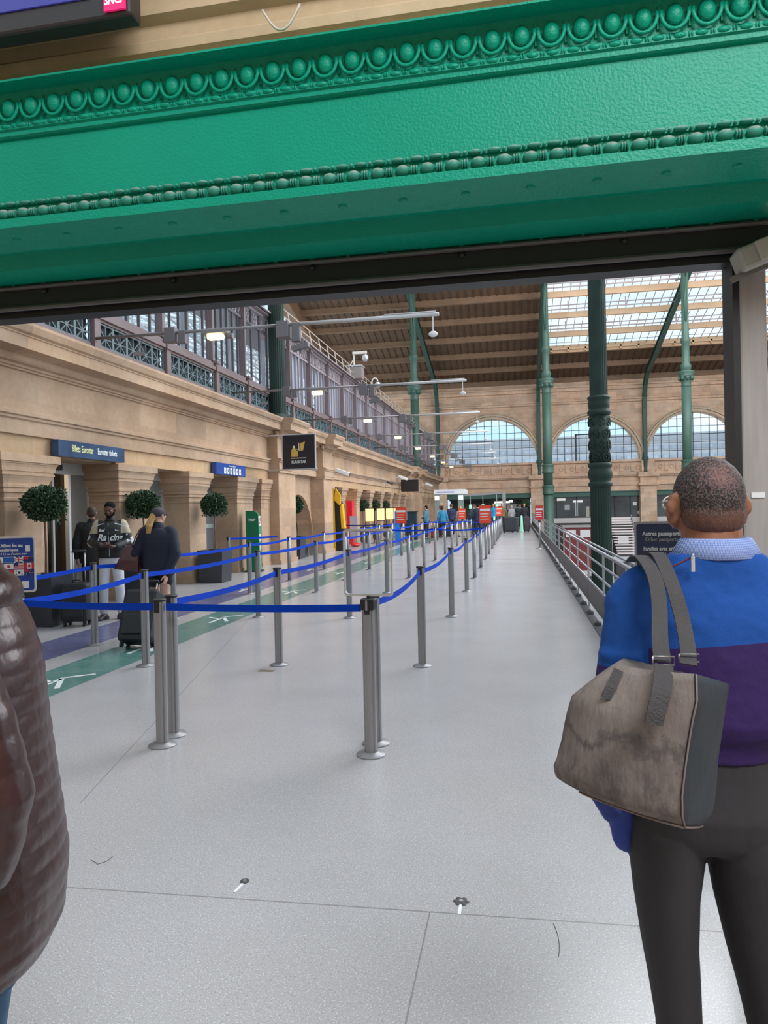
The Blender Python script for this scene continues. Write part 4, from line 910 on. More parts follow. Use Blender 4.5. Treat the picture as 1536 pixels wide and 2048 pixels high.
b = MB(); b.tube([(-.95,.03,-.02),(.5,.03,-.02)], .022, 6); b.tube([(-.95,.03,.95),(.5,.03,.95)], .022, 6); b.build('bracket_arm', PLt, s)

# ------------------------------------------------------------------ potted clipped trees
LEAF = mat('dark_leaf_green', (.035, .075, .03), .5, 0, .45, 20)
def leaf_ball(b, c, R, n, size, mi0=0):
    rnd = random.Random(int(c[1]*100)); c = Vector(c)
    for i in range(n):
        v = Vector((rnd.gauss(0,1), rnd.gauss(0,1), rnd.gauss(0,1))).normalized(); rr = R*(1.03-.30*rnd.random()**1.5); p = c+Vector((v.x*rr, v.y*rr, v.z*rr*.86))
        t = (v+Vector((rnd.uniform(-1,1), rnd.uniform(-1,1), rnd.uniform(-.7,1)))*.9).normalized(); s_ = t.cross(v+Vector((rnd.random()*.3,.1,.2))).normalized()
        L_ = size*rnd.uniform(.7, 1.3); W_ = L_*.30; nn = t.cross(s_)*W_*.35
        q = [p, p+t*L_*.5+s_*W_+nn, p+t*L_, p+t*L_*.5-s_*W_+nn]; vs = [b.bm.verts.new(x) for x in q]; b.face([vs[0], vs[1], vs[2]]); b.face([vs[0], vs[2], vs[3]])
def planter(x, y, label, big=True, rz=0, boxw=.60, n=5200):
    r = empty('potted_tree', (x, y, 0), rz, label, 'potted plant', 'clipped ball trees in dark square tubs')
    b = MB(); w1, w0 = boxw/2, boxw/2-.035
    b.rings([[Vector((sx*w_, sy*w_, z)) for sx, sy in ((-1,-1),(1,-1),(1,1),(-1,1))] for w_, z in ((w0,.0),(w1,.73),(w1-.03,.73),(w1-.05,.68))]); b.build('tub', mat('charcoal_planter', (.038,.042,.05), .35), r)
    b = MB(); b.box((-w1+.04,-w1+.04,.66),(w1-.04,w1-.04,.70)); b.build('soil', mat('soil', (.03,.02,.015), .9), r)
    b = MB(); b.tube([(0,0,.68),(.01,.0,1.1),(-.005,0,1.6)], [.019,.016,.014], 8); b.build('trunk', mat('reddish_bark', (.16,.085,.06), .7, 0, .3, 20), r)
    b = MB(); leaf_ball(b, (0,0,1.76), (.268 if big else .26), n, .05 if n > 3000 else .09); b.sph((0,0,1.76), (.21,.21,.175), 14, 10)
    for i in range(14 if n > 3000 else 0):
        a = random.random()*6.28; leaf_ball(b, (.2*math.cos(a), .2*math.sin(a), 1.76+random.uniform(-.2,.18)), .10, 60, .05)
    b.build('foliage', LEAF, r, kind='stuff'); return r
planter(-6.78, 9.25, 'nearest clipped ball tree in dark square tub, left of the lettered jacket')
planter(-6.88, 12.2, 'clipped ball tree in dark square tub behind the woman with the ponytail')
planter(-6.79, 15.15, 'clipped ball tree in dark square tub, left of the green machine', rz=0)
planter(-7.25, 22.4, 'clipped ball tree inside the arched recess', n=2500)
for i, y in enumerate((33.2, 36.0, 38.8)): planter(-7.3, y, 'clipped ball tree in the far arcade, %s of three' % ('nearest', 'middle', 'farthest')[i], n=900)
planter(.55, 50.5, 'clipped ball tree at the far right end of the walkway', n=900)
bench = empty('low_bench', (-7.15, 23.6, 0), 0, 'low metal bench end in the arched recess', 'bench'); b = MB(); b.box((-.2,-.5,.38),(.2,.5,.43)); b.build('seat', STEEL, bench); b = MB(); b.box((-.15,-.45,0),(.15,-.4,.38)); b.box((-.15,.4,0),(.15,.45,.38)); b.build('leg', STEEL, bench)

# ------------------------------------------------------------------ machines and odd kit by the wall
k = empty('vending_machine', (-6.87, 17.75, 0), .18, 'green round-topped machine with white lettering beside the wall', 'machine')
def rounded_prof(w_, h_, r_): return [(-w_, 0), (w_, 0)]+[(w_-r_+r_*math.cos(t), h_-r_+r_*math.sin(t)) for t in [i*PI/12 for i in range(7)]]+[(-w_, h_)]
b = MB(); b.prism(rounded_prof(.165, 1.60, .16), 'y', -.16, .16); b.build('side_shell', mat('machine_dark_green', (.006,.14,.06), .3), k)
b = MB(); b.prism([(.167, .05), (.176, .05), (.176, 1.36), (.167, 1.36)], 'y', -.15, .15); b.build('front_panel', mat('machine_bright_green', (.02,.42,.24), .3, 0, .2, 4), k)
b = MB(); b.box((.12,-.15,1.20),(.181,.15,1.38)); b.box((.10,-.13,1.38),(.172,.13,1.46)); b.build('white_header', WHITE, k)
b = MB(); b.sph((.183,.02,1.36),(.006,.05,.05),8,6); b.sph((.184,-.03,1.28),(.006,.05,.03),8,6); b.build('header_graphic', mat('charcoal_red', (.25,.06,.07), .5), k)
text('side_lettering', 'HELP', (-.0, -.165, 1.36), .085, WHITE, k, sx=.9, offset=.003)
for z, s_ in (('SO', .88), ('IN', .64), ('em', .40)): text('front_lettering', z, (.181, 0, s_), .26 if z != 'em' else .10, WHITE, k, rot=(PI/2, 0, PI/2), sx=.8, offset=.010)
b = MB(); b.box((-.24,-.19,0),(.24,.19,.03)); b.build('base_plate', DARK, k)
y_ = empty('luggage_wrap_machine', (-6.88, 26.45, 0), 0, 'tall black and yellow machine in front of the second stone pier', 'machine')
b = MB(); b.prism([(-.30,0),(.30,0),(.26,1.75),(.08,1.95),(-.15,1.95),(-.26,1.75)], 'y', 0, .45); b.build('body', BLACK, y_)
YE = mat('signal_yellow', (.75,.42,.01), .4)
b = MB(); b.prism([(-.16,0),(-.02,0),(-.05,2.4),(-.12,2.4)], 'y', -.05, .0); b.build('front_stripe', YE, y_)
b = MB(); b.prism([(.22,.85),(.33,.85),(.26,1.8),(.17,1.8)], 'y', -.04, .3); b.prism([(-.04,1.95),(.20,1.70),(.20,2.15),(.02,2.4)], 'y', -.04, .05); b.build('side_stripe', YE, y_)
b = MB(); b.tube([(.34,.1,.0),(.34,.1,.5)], .10, 10); b.build('roller', STEEL, y_)
rm = empty('red_machine', (-6.95, 29.4, 0), 0, 'slim bright red machine with rounded foot in the arcade', 'machine')
b = MB(); b.box((-.2,-.15,.1),(.05,.3,1.95)); b.build('body', mat('bright_red_gloss', (.72,.01,.03), .3), rm); b = MB(); b.sph((.15,0,.08),(.22,.25,.08),14,8); b.build('foot', mat('bright_red_gloss', (.72,.01,.03), .3), rm); b = MB(); b.box((-.05,-.17,.35),(.28,-.1,1.3)); b.build('window', mat('grey_lit_panel', (.45,.40,.45), .3), rm)
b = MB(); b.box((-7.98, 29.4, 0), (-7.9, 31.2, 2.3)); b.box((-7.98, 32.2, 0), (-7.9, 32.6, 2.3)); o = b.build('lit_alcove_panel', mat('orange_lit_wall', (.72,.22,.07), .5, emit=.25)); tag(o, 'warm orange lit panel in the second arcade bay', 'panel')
b = MB(); b.box((-7.89, 29.6, 1.75), (-7.86, 31.0, 2.2)); o = b.build('lit_menu_board', mat('cream_lit', (.95,.80,.42), .5, emit=1.0)); tag(o, 'glowing cream board on the orange wall of the arcade', 'sign')
# lit display lecterns
L0 = empty('display_lectern', (-7.0, 30, 0)); 
b = MB(); b.box((-.19,-.03,1.02),(.19,.03,1.60)); b.build('lit_screen', mat('amber_lit_screen', (.95,.68,.28), .5, emit=.75), L0)
b = MB()
for x in (-.2,.2): b.box((x-.015,-.02,0),(x+.015,.02,1.64))
b.box((-.2,-.02,1.61),(.2,.02,1.64)); b.box((-.2,-.02,.98),(.2,.02,1.0)); b.box((-.24,-.15,0),(.24,.15,.02)); b.build('stand', BLACK, L0)
for i, (x, y) in enumerate(((-6.72, 32), (-6.68, 34.5), (-6.68, 37), (-6.73, 39.5), (-6.85, 42))):
    o = L0 if i == 0 else copy_tree(L0); o.location = (x, y, 0); tag(o, 'black stand with glowing amber screen before the arcade, %s from the near end' % ORD[i], 'display stand', 'amber display stands along the arcade')
# check-in counters, canopy, gates at the far end
r = empty('blue_banner_stand', (-5.62, 33.2, 0), 0, 'upright bright blue banner beside a dark counter', 'banner'); b = MB(); b.box((-.14,0,0),(.14,.08,1.45)); b.build('panel', mat('azure_banner', (.01,.20,.62), .4), r); b = MB(); b.box((-.2,-.1,0),(.2,.18,.03)); b.build('foot', BLACK, r)
r = empty('dark_counter', (-5.22, 34.6, 0), 0, 'dark teal counter left of the people in blue jackets', 'counter'); b = MB(); b.box((-.28,0,0),(.28,.5,1.38)); b.build('body', mat('dark_teal_counter', (.012,.03,.045), .4), r); b = MB(); b.box((-.32,-.05,1.38),(.32,.55,1.43)); b.build('top', DARK, r)
cn = empty('canopy', (-4.25, 46, 0), 0, 'white flat-roofed canopy over the far check-in', 'canopy')
b = MB(); b.box((-1.0,-1,2.42),(1.0,1,2.72)); b.build('roof', WHITE, cn)
b = MB(); b.box((-.8,-1.02,2.53),(.3,-1.0,2.60)); b.build('sign_strip', mat('lavender_strip', (.35,.33,.60), .5), cn)
for x in (-.9, .62):
    b = MB(); b.box((x-.05,-.95,0),(x+.25,-.8,2.42)); b.build('post', mat('grey_green_glass_post', (.22,.26,.25), .3), cn); b = MB(); b.box((x-.05,-1.0,2.05),(x+.23,-.95,2.33)); b.build('lit_cube_sign', mat('white_cube', (.85,.88,.86), .4, emit=.4), cn)
gt = empty('gate_frame', (-2.0, 52, 0), 0, 'pale grey metal gate frame with three hanging rods at the far end', 'frame')
b = MB(); b.bar((-2.2,0,2.42),(1.05,0,2.55),.08,.14); b.box((.9,-.1,0),(1.15,.1,2.6)); b.box((-2.3,-.1,0),(-2.15,.1,2.5)); b.build('frame', mat('mid_grey_frame', (.26,.25,.25), .5), gt)
for x in (-1.4, -.5, .5):
    b = MB(); b.box((x-.02,-.02,1.75),(x+.02,.02,2.45)); b.build('hanging_rod', PLt, gt); b = MB(); b.box((x-.1,-.06,1.45),(x+.1,.06,1.75)); b.build('indicator', mat('mint_glow', (.35,.75,.55), .4, emit=.4), gt)
b = MB(); b.box((-2.9, 54.6, 0), (-.75, 55.2, 1.05)); o = b.build('check_in_desk', mat('desk_dark', (.06,.065,.07), .5), bevel=.02); tag(o, 'long dark check-in desk across the far end of the queue', 'counter')
b = MB(); b.box((-.45, 55.0, .75), (.7, 55.8, .95)); b.box((-.4, 55.0, 0), (.65, 55.7, .72)); o = b.build('baggage_scanner', mat('scanner_grey', (.10,.105,.11), .4), bevel=.03); tag(o, 'dark grey baggage scanner at the end of the walkway', 'machine')
for x, y, l in ((.20, 44, 'mint green glowing bollard at the end of the walkway'), (-1.40, 42.5, 'mint green glowing bollard behind the walkway row of posts')):
    b = MB(); b.lathe([(.13,0),(.13,.05),(.09,.08),(.06,.95),(.04,1.0)], n=14); o = b.build('bollard', mat('mint_bollard', (.32,.70,.50), .4, emit=.25), None, True); o.location = (x, y, 0); tag(o, l, 'bollard')
# lower level: stair with pale treads, kiosks
stc = empty('metal_staircase', (6.15, 46, -4.5), 0, 'pale slatted metal staircase seen beside the big column', 'staircase')
WT = mat('pinkish_white_tread', (.55,.48,.46), .5)
for i in range(14):
    b = MB(); z = 5.2-i*.155; b.box((-.75+.02*i, -i*.22, z-.03), (.70, -i*.22+.26, z+.03)); b.build('tread', WT, stc)
b = MB(); b.bar((-.8,-3.2,3.0),(-.8,.4,5.3),.06,.25); b.bar((.75,-3.2,3.0),(.75,.4,5.3),.06,.25); b.build('stringer', mat('dark_stringer', (.10,.09,.09), .5), stc)
b = MB(); b.box((-.9,-3.4,2.75),(.9,-2.6,3.0)); b.box((-.9,-3.4,0),(-.8,-3.3,2.8)); b.box((.8,-3.4,0),(.9,-3.3,2.8)); b.box((-.9,.2,0),(-.8,.3,5.2)); b.box((.8,.2,0),(.9,.3,5.2)); b.build('landing', mat('grey_landing', (.35,.34,.34), .5), stc)
b = MB(); b.tube([(-.85,-3.3,3.0),(-.85,-3.3,3.9),(-.85,.3,6.2)], .03, 6); b.build('handrail', RP, stc)
for i, (x, y, w_, d2, h_, c, l) in enumerate(((5.0, 56, 3.2, 3, 4.35, (.16,.02,.02), 'dark red kiosk on the lower level behind the railing'), (9.5, 60, 3.5, 3, 3.6, (.05,.05,.055), 'black kiosk on the lower level right of the big column'), (3.5, 40, 1.6, 2, 2.2, (.09,.07,.06), 'brown kiosk on the lower level just past the railing'))):
    k = empty('kiosk', (x, y, -4.5), 0, l, 'kiosk'); b = MB(); b.box((-w_/2,0,0),(w_/2,d2,h_)); b.build('body', mat('kiosk_%d' % i, c, .5), k)
    b = MB(); b.box((-w_/2-.1,-.1,h_),(w_/2+.1,d2,h_+.12)); b.build('roof', mat('kiosk_roof', (.30,.28,.27), .5), k)
    b = MB()
    for j in range(3): b.box((-w_/2+.15+j*w_/3,-.04,h_-.75),(-w_/2+.1+(j+.75)*w_/3,0,h_-.2))
    b.build('sign_panel', mat('kiosk_white', (.6,.58,.58), .5), k)
rng = random.Random(5)
for i in range(4):
    x, y = rng.uniform(2.8, 6), 26+i*5
    o = empty('luggage_trolley', (x+1.2, y, -4.5), rng.random()*3, 'steel luggage trolley on the lower level past the railing, %s from the near end' % ORD[i], 'trolley', 'trolleys on the lower level')
    if i == 0:
        b = MB(); b.box((-.3,-.5,.15),(.3,.5,.2)); b.tube([(-.28,.5,.2),(-.28,.6,1.0),(.28,.6,1.0),(.28,.5,.2)], .02, 6); b.build('frame', STEEL, o); b = MB()
        for sx in (-.25,.25): b.tube([(sx,-.4,.07),(sx+.03,-.4,.07)], .07, 8); b.tube([(sx,.4,.07),(sx+.03,.4,.07)], .07, 8)
        b.build('wheel', BLACK, o); first = o
    else:
        for ch in first.children: c = ch.copy(); C.objects.link(c); c.parent = o
# ------------------------------------------------------------------ small things on the floor
for i, (x, y, l) in enumerate(((-1.18, 2.86, 'dark floor anchor hole with white mark, left one in the foreground'), (-.255, 2.84, 'flower-shaped floor anchor with white mark near the joint'), (.615, 2.86, 'round floor anchor between the man\'s legs'), (-.20, 2.02, 'half-buried floor anchor at the very bottom'), (.56, 2.89, 'small dark stud beside the round floor anchor'))):
    r = empty('floor_anchor', (x, y, 0), 0, l, 'floor anchor'); b = MB(); s_ = (.020, .022, .026, .018, .016)[i]
    b.lathe([(s_,.0),(s_,.002),(s_*.6,.003)], n=16); 
    if i == 1:
        for a in range(6): b.sph((.022*math.cos(a*PI/3), .022*math.sin(a*PI/3), .0), (.012,.012,.004), 8, 5)
    b.build('dark_ring', mat('anchor_dark', (.05,.045,.045), .6), r)
    b = MB(); b.lathe([(s_*.45,.002),(s_*.4,.006)], n=12); b.build('screw_head', STEEL, r)
    if i < 2: b = MB(); b.bar((0,-.02,.001), (-.01 if i == 0 else 0,-.09,.001), .012, .001); b.build('white_mark', WHITE, r)
b = MB(); b.box((-2.56, 6.64, 0), (-2.40, 6.72, .002)); o = b.build('floor_patch', mat('ochre_patch', (.16,.13,.09), .8)); tag(o, 'small brownish square patch on the floor by a post base', 'patch')
def arrow(x, y, s_, l):
    b = MB(); b.bar((0,-.35*s_,.001),(0,.2*s_,.001),.05,.001); b.bar((0,.2*s_,.001),(.22*s_,.38*s_,.001),.05,.001); b.bar((0,.0,.001),(-.22*s_,.14*s_,.001),.05,.001)
    b.bar((0,.16*s_,.001),(.20*s_,-.20*s_,.001),.05,.001); o = b.build('floor_arrow', mat('worn_white_marking', (.58,.62,.60), .6, 0, .2, 12)); o.location = (x, y, .001); tag(o, l, 'floor marking', 'white figures on the green band')
for i, (x, y) in enumerate(((-4.37, 6.0), (-4.37, 7.7), (-4.37, 9.85), (-4.38, 13.2), (-4.4, 17.2), (-4.4, 20.5), (-5.45, 18.2), (-5.45, 13.6))):
    arrow(x, y, 1, 'worn white walking mark on the %s floor band, %s from the front' % ('green' if i < 6 else 'blue', ORD[i] if i < 6 else ('second', 'first')[i-6]))
for i, pts in enumerate(([(-1.95,2.93),(-1.90,2.90),(-1.87,2.94),(-1.88,3.0)], [(.10,2.74),(.115,2.62),(.10,2.50)])):
    b = MB(); P4 = [(pts[j][0]*(1-t)+pts[j+1][0]*t+.004*math.sin(t*PI), pts[j][1]*(1-t)+pts[j+1][1]*t, .001) for j in range(len(pts)-1) for t in (0, .33, .66)]; b.tube(P4, .0013, 5); o = b.build('floor_scratch', mat('scuff_black', (.05,.05,.05), .7)); tag(o, ('small curled black scuff at the left foreground', 'long black scuff line near the man\'s feet')[i], 'scuff')
# ------------------------------------------------------------------ figures
def V(*a): return Vector(a)
class Blob(MB):
    """overlapping closed solids fused into one smooth continuous surface"""
    def cap(s, p0, p1, r0, r1=None, k=1.0, n=14, ref=None):
        p0, p1 = Vector(p0), Vector(p1); r1 = r0 if r1 is None else r1; d = (p1-p0); L = d.length; d = d.normalized() if L > 1e-6 else V(0,0,1)
        ref = Vector(ref) if ref else (V(0,1,0) if abs(d.y) < .9 else V(1,0,0)); a = d.cross(ref).normalized(); b = a.cross(d).normalized(); R = []
        for j in range(1, 5): t = j*PI/8; R.append((p0-d*r0*math.cos(t), r0*math.sin(t)))
        for j in range(4, 0, -1): t = j*PI/8; R.append((p1+d*r1*math.cos(t), r1*math.sin(t)))
        s.rings([[c+a*r*math.cos(2*PI*i/n)+b*r*k*math.sin(2*PI*i/n) for i in range(n)] for c, r in R]); return s
    def ell(s, c, r, rz=0, rx=0):
        v0 = len(s.bm.verts); s.sph((0,0,0), r, 16, 12); s.bm.verts.ensure_lookup_table(); M_ = Matrix.Translation(Vector(c)) @ Matrix.Rotation(rz, 4, 'Z') @ Matrix.Rotation(rx, 4, 'X')
        for v in s.bm.verts[v0:]: v.co = M_ @ v.co
        return s
    def slab(s, levels, n=24, e=2.4):
        """stack of horizontal super-ellipses (z, cx, cy, rx, ry)"""
        R = []
        for z, cx, cy, rx, ry in levels:
            r = []
            for i in range(n):
                t = 2*PI*i/n; c, q = math.cos(t), math.sin(t); r.append(V(cx+rx*math.copysign(abs(c)**(2/e), c), cy+ry*math.copysign(abs(q)**(2/e), q), z))
            R.append(r)
        s.rings(R); return s
    def fuse(s, name, mats, parent, vox=.012, sm=3, assign=None, cut=None):
        bmesh.ops.recalc_face_normals(s.bm, faces=s.bm.faces)
        me = bpy.data.meshes.new('raw'); s.bm.to_mesh(me); s.bm.free(); o = bpy.data.objects.new('raw', me); C.objects.link(o)
        m1 = o.modifiers.new('r', 'REMESH'); m1.mode = 'VOXEL'; m1.voxel_size = vox; m1.adaptivity = 0
        if sm: m2 = o.modifiers.new('s', 'SMOOTH'); m2.factor = .5; m2.iterations = sm
        dg = bpy.context.evaluated_depsgraph_get(); me2 = bpy.data.meshes.new_from_object(o.evaluated_get(dg)); bpy.data.objects.remove(o)
        me2.materials.clear()
        for x in (mats if isinstance(mats, (list, tuple)) else [mats]): me2.materials.append(x)
        if cut:
            bb = bmesh.new(); bb.from_mesh(me2)
            for co, no_ in cut: bmesh.ops.bisect_plane(bb, geom=bb.verts[:]+bb.edges[:]+bb.faces[:], plane_co=co, plane_no=no_, clear_outer=True)
            bb.to_mesh(me2); bb.free()
        me2.polygons.foreach_set('use_smooth', [True]*len(me2.polygons))
        if assign:
            for p in me2.polygons: p.material_index = assign(p.center)
        me2.name = name; r = bpy.data.objects.new(name, me2); C.objects.link(r); r.parent = parent; return r
def hand(B, W, d, n, side, s=1.0, curl=.5, spread=1.0):
    """palm and five fingers; W wrist, d along the hand, n palm normal (fingers bend towards n), side +-1: which side the thumb leaves"""
    W, d, n = Vector(W), Vector(d).normalized(), Vector(n); n = (n-d*n.dot(d)).normalized(); t = d.cross(n).normalized()*side
    P = W+d*.045*s; B.cap(W, W+d*.02*s, .024*s, .026*s, .75, ref=n)
    for q in (-.028, -.01, .01, .028): B.cap(W+d*.02*s+t*q*.7*s, W+d*.088*s+t*q*s, .0135*s, .0115*s)
    for q, L in ((.031, .070), (.011, .080), (-.010, .074), (-.030, .058)):
        p = W+d*.09*s+t*q*s*spread; a = curl*.7; dd = (d*math.cos(a)+n*math.sin(a)); r = .0088*s
        for k, l in enumerate((.45, .32, .25)):
            p2 = p+dd*L*l*s; B.cap(p, p2, r, r*.93); p = p2; r *= .93; a += curl*.9; dd = (d*math.cos(a)+n*math.sin(a))
    p = W+d*.025*s+t*.028*s; dd = (d*.7+t*.75+n*.2).normalized(); p2 = p+dd*.035*s; B.cap(p, p2, .0125*s, .011*s); dd = (d*.9+t*.25+n*(.2+curl*.5)).normalized(); p3 = p2+dd*.03*s; B.cap(p2, p3, .011*s, .010*s); B.cap(p3, p3+dd*.022*s, .0098*s, .008*s)
def head(B, c, s=1.0, yaw=0, face=True, nod=0, ears=True):
    M_ = Matrix.Translation(Vector(c)) @ Matrix.Rotation(yaw, 4, 'Z') @ Matrix.Rotation(nod, 4, 'X')
    def E(p, r, rz=0, rx=0):
        q = M_ @ Vector(p)*1.0; B.ell(M_ @ (Vector(p)*s), tuple(x*s for x in r), yaw+rz, nod+rx)
    E((0,-.008,.02), (.076,.094,.092)); E((0,.022,-.015), (.066,.074,.085)); E((0,.035,-.062), (.050,.052,.042)); E((0,.070,-.095), (.024,.020,.018))
    E((0,.088,.028), (.048,.016,.012))                      # brow
    B.cap(M_ @ (V(0,.090,.018)*s), M_ @ (V(0,.112,-.022)*s), .009*s, .014*s)   # nose
    for x in (-1, 1):
        E((.012*x,.101,-.026), (.010,.010,.008)); E((.040*x,.068,-.020), (.020,.022,.020)); E((.079*x,-.004,-.006), (.010,.019,.032), .35*-x)
        E((.083*x,-.012,.012), (.007,.015,.018), .5*-x); E((.030*x,.083,.008), (.016,.010,.010))
    E((0,.092,-.052), (.024,.012,.006)); E((0,.090,-.062), (.021,.012,.007))
    return M_
def face_bits(par, M_, s, skin_dark, eye=True, beard=None, glasses=False):
    if eye:
        b = MB()
        for x in (-1, 1): b.sph(M_ @ (V(.030*x,.0895,.009)*s), (.009*s,.006*s,.0042*s), 10, 8)
        b.build('eye', mat('eye_white', (.38,.34,.32), .4), par, True)
        b = MB()
        for x in (-1, 1): b.sph(M_ @ (V(.030*x,.0955,.008)*s), (.0055*s,.004*s,.0055*s), 8, 6)
        b.build('iris', mat('iris_dark', (.02,.012,.01), .2), par, True)
    b = MB()
    for x in (-1, 1): b.tube([M_ @ (V(x*q,.099-.012*(q/.05)**2,.032+.004*math.sin(q*60))*s) for q in (.014,.026,.038,.046)], [.003*s,.0045*s,.004*s,.002*s], 6)
    b.build('eyebrow', mat('brow_dark', (.015,.01,.008), .8), par, True)
SK_D = mat('dark_brown_skin', (.125,.052,.032), .45, 0, .12, 30, .1, 120); SK_B = mat('brown_skin', (.25,.105,.06), .45, 0, .1, 30, .1, 120); SK_L = mat('light_skin', (.60,.34,.25), .5, 0, .06, 25)
HAIR_K = mat('black_hair', (.008,.007,.007), .85, 0, .3, 60, .6, 180, .15)
def cloth(name, c, var=.12, sc=5, bump=.6, bs=9, rough=.75): return mat(name, c, rough, 0, var, sc, bump, bs)

def person(name, label, loc, rz, h, top, pants, shoes, skin=SK_L, hair=HAIR_K, vox=.014, arms=None, feet=None, hairkind='short', hem=.86, topx=0., sleeve=True, legs='long', yaw=0, nod=0, group=None, bag=None, detail=False, topvox=None, lean=0):
    """arms: {'L': (elbow, wrist, hand_dir, palm_normal), 'R': ...} in metres for a 1.75 m figure facing +Y"""
    r = empty(name, loc, rz, label, 'person', group); k = h/1.75
    A = {'L': ((-.25,-.03,1.15), (-.26,.06,.90), (0,.15,-1), (1,0,0)), 'R': ((.25,-.03,1.15), (.26,.06,.90), (0,.15,-1), (-1,0,0))}
    if arms: A.update(arms)
    F = {'L': (-.11, 0.0, -.2), 'R': (.11, .05, .2)}
    if feet: F.update(feet)
    S = lambda p: Vector(p)*k
    B = Blob()
    B.slab([(z*k, 0, y*k, rx*k, ry*k) for z, y, rx, ry in ((.86,0,.12,.09),(.93,0,.155,.10),(1.02,0,.15,.095),(1.12,.0,.13,.09),(1.28,.0,.155,.105),(1.38,0,.165,.10),(1.44,0,.13,.075),(1.49,0,.06,.055))])
    B.cap(S((-.15,0,1.425)), S((.15,0,1.425)), .05*k); B.cap(S((0,-.012,1.42)), S((0,.008,1.58)), .056*k, .054*k)
    M_ = head(B, S((0,.02,1.655)), k, yaw, nod=nod)
    for sd, sg in (('L', -1), ('R', 1)):
        e, w_, hd, pn = A[sd]; B.cap(S((sg*.175,0,1.425)), S(e), .048*k, .037*k); B.cap(S(e), S(w_), .038*k, .025*k)
        hand(B, S(w_), hd, pn, -sg if False else (1 if sg < 0 else -1), k, .5)
        fx, fy, fa = F[sd]; kn = S((fx*.9, fy*.6+.03, .50)); an = S((fx, fy-.02, .09))
        B.cap(S((sg*.085,0,.90)), kn, .080*k, .052*k); B.cap(kn, an, .052*k, .034*k); to = an+V(math.sin(fa)*.13, math.cos(fa)*.13, -.05)*k; B.cap(an-V(0,.02*k,.04*k), to, .035*k, .025*k)
    B.fuse('body', skin, r, vox if not detail else .0055, 2)
    if detail: face_bits(r, M_, k, skin)
    # top
    T = Blob(); g = .022+topx
    T.slab([(z*k, 0, y*k, (rx+g)*k, (ry+g)*k) for z, y, rx, ry in ((hem,0,.148,.105),(hem+.06,0,.155,.11),(1.05,0,.155,.10),(1.15,0,.15,.10),(1.28,0,.165,.11),(1.38,0,.165,.10),(1.43,0,.145,.08),(1.475,0,.085,.055))])
    T.cap(S((0,-.012,1.44)), S((0,-.005,1.50)), (.060+g*.4)*k)
    for sd, sg in (('L', -1), ('R', 1)):
        e, w_, hd, pn = A[sd]; T.cap(S((sg*.165,0,1.42)), S(e), (.058+g*.7)*k, (.045+g*.6)*k)
        if sleeve:
            wv = Vector(w_)-(Vector(w_)-Vector(e)).normalized()*.025; T.cap(S(e), S(wv), (.046+g*.6)*k, (.032+g*.5)*k)
    T.fuse('top', top, r, topvox or vox, 3)
    # trousers
    if legs != 'none':
        P = Blob(); P.slab([(.84*k,0,0,.155*k,.115*k),(.92*k,0,0,.168*k,.12*k),(1.0*k,0,0,.160*k,.112*k),(1.03*k,0,0,.158*k,.11*k)])
        for sd, sg in (('L', -1), ('R', 1)):
            fx, fy, fa = F[sd]; kn = S((fx*.9, fy*.6+.03, .50)); an = S((fx, fy-.02, .09))
            if legs == 'long': P.cap(S((sg*.085,0,.88)), kn, .094*k, .072*k); P.cap(kn, S((fx, fy-.02, .12)), .072*k, .062*k)
            else: P.cap(S((sg*.085,0,.88)), S((sg*.088,.01,.76)), .096*k, .095*k)
        P.fuse('trousers' if legs == 'long' else 'shorts', pants, r, vox, 2)
    H = MB()
    for sd in 'LR':
        fx, fy, fa = F[sd]; c = S((fx, fy+.03, .035)); dx, dy_ = math.sin(fa), math.cos(fa); R = []
        for t, w2, hh in ((-.11,.028,.05),(-.08,.038,.075),(-.02,.040,.085),(.05,.045,.06),(.11,.045,.045),(.15,.03,.03)):
            cc = c+V(dx*t, dy_*t, -.035)*k; px_, py_ = dy_*w2*k, -dx*w2*k; R.append([cc+V(-px_,-py_,0), cc+V(px_,py_,0), cc+V(px_*.9,py_*.9,hh*.6*k), cc+V(px_*.4,py_*.4,hh*k), cc+V(-px_*.4,-py_*.4,hh*k), cc+V(-px_*.9,-py_*.9,hh*.6*k)])
        H.rings(R)
    H.build('shoes', shoes, r, True)
    if hairkind != 'bald':
        Q = Blob(); hs = k
        def HE(p, rr): Q.ell(M_ @ (Vector(p)*hs), tuple(x*hs for x in rr), yaw, nod)
        HE((0,-.016,.038), (.081,.094,.084))
        if hairkind == 'short': HE((0,-.05,.0), (.074,.056,.07))
        if hairkind in ('long', 'bob'):
            HE((0,-.05,-.02), (.080,.058,.10))
            if hairkind == 'long': Q.cap(M_ @ (V(0,-.07,-.05)*hs), M_ @ (V(0,-.10,-.26)*hs), .062*hs, .03*hs, .55)
        Q.fuse('hair', hair, r, max(vox*.8, .008), 2, cut=[(M_ @ (V(0,.060,.055)*hs), (M_.to_3x3() @ V(0,1,-.45)))])
    return r

BLK = cloth('black_cloth', (.006,.006,.008)); NVY = cloth('navy_cloth', (.006,.008,.024)); WHT = cloth('white_trouser_cloth', (.62,.62,.66), .06, 6, .9, 10)
BSHOE = mat('black_shoe', (.015,.015,.018), .4); WSHOE = mat('pale_shoe', (.5,.5,.5), .5)

